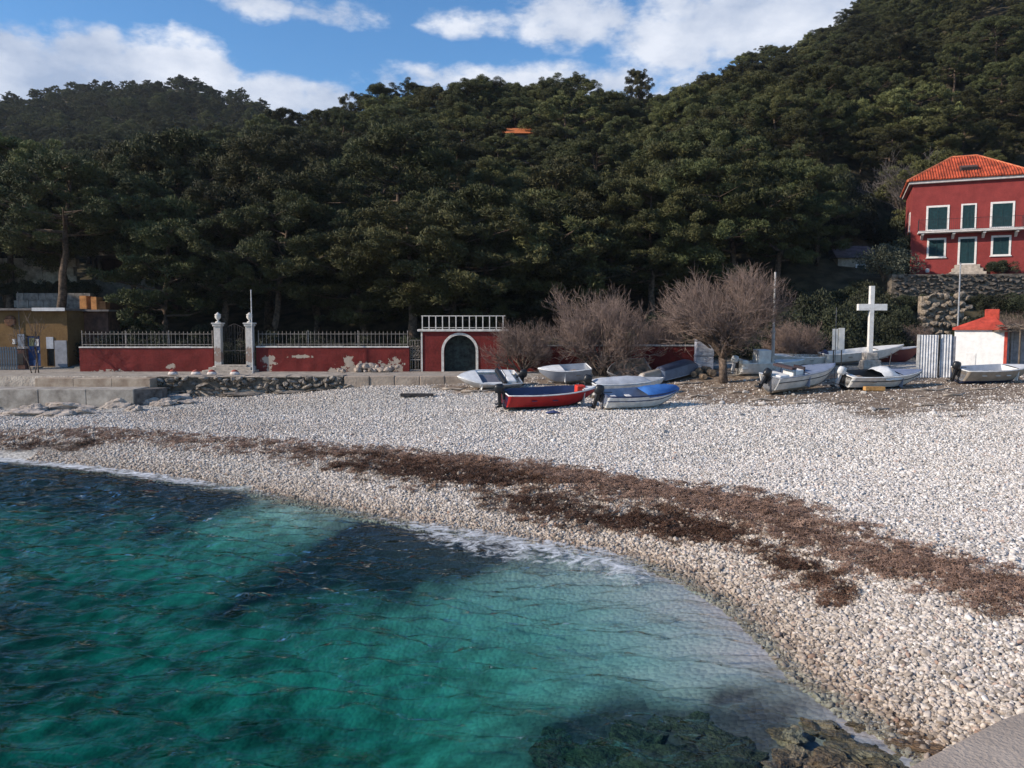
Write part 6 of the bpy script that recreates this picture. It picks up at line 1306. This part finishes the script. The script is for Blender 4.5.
# ------------------------------------------------------------------ the pine forest
def forest():
    rg = np.random.RandomState(21); T = []
    hero = [(62, 55.2, 13.0, 7, 1.15), (75, 58.5, 12.5, 8, 1.05), (12, 59, 13, 7, 1.05), (-40, 57, 13, 3, 1.0), (118, 73, 12.5, 2, 1.2), (136, 59.5, 12.5, 7, .9), (30, 70, 14, 3, 1.1), (165, 55.5, 10.5, 6, 1.1), (150, 66, 14, 3, 1.0), (225, 57, 12, 1, 1.1), (205, 68, 14.5, 0, 1.1), (275, 56, 11, 5, 1.05), (270, 64, 15, 3, 1.05), (318, 60, 13, 1, 1.1), (365, 57.5, 9.0, 4, 1.3), (415, 54.6, 10.5, 3, 1.5), (452, 55.6, 10.0, 4, 1.35), (395, 66, 14.5, 0, 1.1), (492, 58.5, 11.5, 0, 1.2), (528, 60, 11.5, 4, 1.25), (565, 58, 10.5, 6, 1.2), (610, 61, 12, 1, 1.15), (650, 60, 11.5, 3, 1.1), (690, 61, 12, 0, 1.1), (735, 62, 11.5, 2, 1.1), (775, 62, 11, 1, 1.1), (815, 66, 8, 6, 1.1), (660, 66, 12, 4, 1.15), (715, 68, 12, 5, 1.1), (-90, 60, 13, 1, 1.0), (-150, 58, 12, 2, 1.0)]
    for px, Y, h, k, sx in hero: T.append((X_(px, Y), Y, h, k, sx, 1))
    for px, Y, h, k, sx in ((556, 126, 10.5, 7, 1.15), (588, 128, 10.0, 8, 1.1), (636, 140, 11.5, 3, .7), (268, 322, 8, 7, .9), (248, 328, 8, 7, 1.0), (205, 330, 7, 1, .9), (416, 118, 8.5, 7, 1.0)): T.append((X_(px, Y), Y, h, k, sx, 2))
    for px, Y, h, k, sx in ((466, 110, 10.5, 0, 1.1), (482, 113, 10, 3, 1.1), (498, 115, 9.5, 1, 1.1), (516, 114, 9, 5, 1.2), (534, 114, 10, 2, 1.2), (548, 111, 10.5, 3, 1.1), (566, 104, 10, 4, 1.2), (460, 101, 9, 4, 1.2), (500, 95, 6.2, 4, 1.3), (528, 94, 6.0, 2, 1.3), (488, 98, 7.0, 0, 1.2), (542, 99, 7.0, 3, 1.2), (514, 97, 5.2, 1, 1.3), (515, 84, 5.5, 6, 1.5), (474, 86, 6.0, 1, 1.2), (556, 86, 6.0, 5, 1.2)): T.append((X_(px, Y), Y, h, k, sx, 0))
    cell = {}
    def ok(x, y, d):
        ci, cj = int(x // 6), int(y // 6)
        for i in range(ci - 2, ci + 3):
            for j in range(cj - 2, cj + 3):
                for (a, b) in cell.get((i, j), ()):
                    if (a - x) ** 2 + (b - y) ** 2 < d * d: return False
        return True
    def put(x, y): cell.setdefault((int(x // 6), int(y // 6)), []).append((x, y))
    for t in T: put(t[0], t[1])
    def blocked(x, y):
        px = 512 + F * x / y
        if 28 < x < 48 and 56 < y < 75: return True
        if 865 < px < 1100 and y < 73: return True
        if 800 < px < 900 and y < 78: return True
        if -34 < x < -22.5 and 60 < y < 73: return True
        if 472 < px < 558 and 62 < y < 109 and hz1(x, y) + 10.5 > at(515, 139, y).z: return True
        return False
    for n, (ya, yb, d, tl, tr_) in enumerate(((58, 82, 5.2, -.86, .86), (82, 130, 4.0, -.84, .84), (130, 200, 3.7, -.82, .82), (200, 300, 3.9, -.80, .80), (300, 400, 4.2, -.80, -.1))):
        area = (tr_ - tl) / 2 * (yb ** 2 - ya ** 2)
        for _ in range(int(area / d / d * 2.2)):
            y = math.sqrt(rg.uniform(ya ** 2, yb ** 2)); x = rg.uniform(tl, tr_) * y
            if blocked(x, y) or not ok(x, y, d * rg.uniform(.8, 1.1)): continue
            put(x, y); T.append((x, y, rg.uniform(6.0, 11.5) * float(np.interp(y, [60, 85, 130, 200, 330], [1.25, 1.0, .78, .66, .60])) * (.88 if x / y > .15 else 1), int(rg.randint(0, 9)), rg.uniform(.9, 1.35), 0))
    A = np.array([(t[0], t[1], t[2]) for t in T]); Z = height(A[:, 0], A[:, 1])
    # leave out trees wholly hidden behind the canopy in front
    keep = np.ones(len(T), bool); az = A[:, 0] / A[:, 1]; ang = (Z + A[:, 2] - CAMZ) / A[:, 1]; order = np.argsort(A[:, 1]); hor = {}
    for i in order:
        b = int(round(az[i] * 55)); h = min(hor.get(b - 1, -9), hor.get(b, -9), hor.get(b + 1, -9))
        if ang[i] < h - .012: keep[i] = False
        for q in (-1, 0, 1):
            hor[b + q] = max(hor.get(b + q, -9), ang[i] - (.035 if q else .02))
    idx = [i for i in range(len(T)) if keep[i]]
    size = lambda i: T[i][2] / T[i][1] + (1 if T[i][5] else 0)
    idx.sort(key=size, reverse=True); near, far = idx[:285], idx[285:]
    crowns = [None] * 9
    for i in near:
        x, y, h, k, sx, hero_ = T[i]; px = 512 + F * x / y
        if hero_ == 2: lb, g = 'umbrella shaped pine rising clear of the forest skyline', 'umbrella pines on the skyline'
        elif hero_ and px < 330: lb, g = 'large dark pine in the front row behind the railed red garden wall', 'front pines behind the railed wall'
        elif hero_: lb, g = 'large rounded pine in the front row behind boats and gatehouse', 'front pines behind the boats'
        elif px < 330: lb, g = 'dark green pine on the slope below the rounded far hill', 'pines on the slope below the far hill'
        elif px < 640: lb, g = 'dark green pine on the slope below the saddle with the orange roof', 'pines on the saddle slope'
        else: lb, g = 'olive green pine on the steep slope around and above the red house', 'pines on the steep slope by the red house'
        t = tree_thing(k, lb, g, x, y, h, sx, rg.uniform(0, 6.28), float(Z[i])); crowns[k] = [c for c in t.children if c.name.startswith('crown')][0]
    src = [c for c in crowns if c]; ks = [k for k, c in enumerate(crowns) if c]
    if far:
        rr = []; ss = []; ii = []; pp = []
        for i in far:
            x, y, h, k, sx, _ = T[i]; k = k if k in ks else ks[0]; s = h / PINE_H[k]; pp.append((x, y, Z[i] - .8)); rr.append((0, 0, rg.uniform(0, 6.28))); ss.append((s * sx, s * sx, s)); ii.append(ks.index(k))
        # instances are numbered in reverse join order
        o = gn_scatter('distant_pine_forest', pp, rr, ss, np.zeros(len(pp)), None, 'stuff', objs=src, idx=ii); tag(o, 'dense distant pine forest covering the far hills', 'forest')
    print('trees near', len(near), 'far', len(far))
forest()

# ------------------------------------------------------------------ thin sea air
def haze():
    m = bpy.data.materials.new('haze'); m.use_nodes = True; nt = m.node_tree; nt.nodes.clear(); N = nt.nodes
    v = N.new('ShaderNodeVolumePrincipled'); v.inputs['Color'].default_value = (.80, .88, 1.0, 1); v.inputs['Density'].default_value = HAZE; v.inputs['Anisotropy'].default_value = .2
    o = N.new('ShaderNodeOutputMaterial'); nt.links.new(v.outputs[0], o.inputs['Volume'])
    b = MB().box(-1600, 1600, -1300, 1900, -16, 190).build('haze', m); b['kind'] = 'stuff'; b['label'] = 'thin pale sea air over the whole bay'
if HAZE: haze()
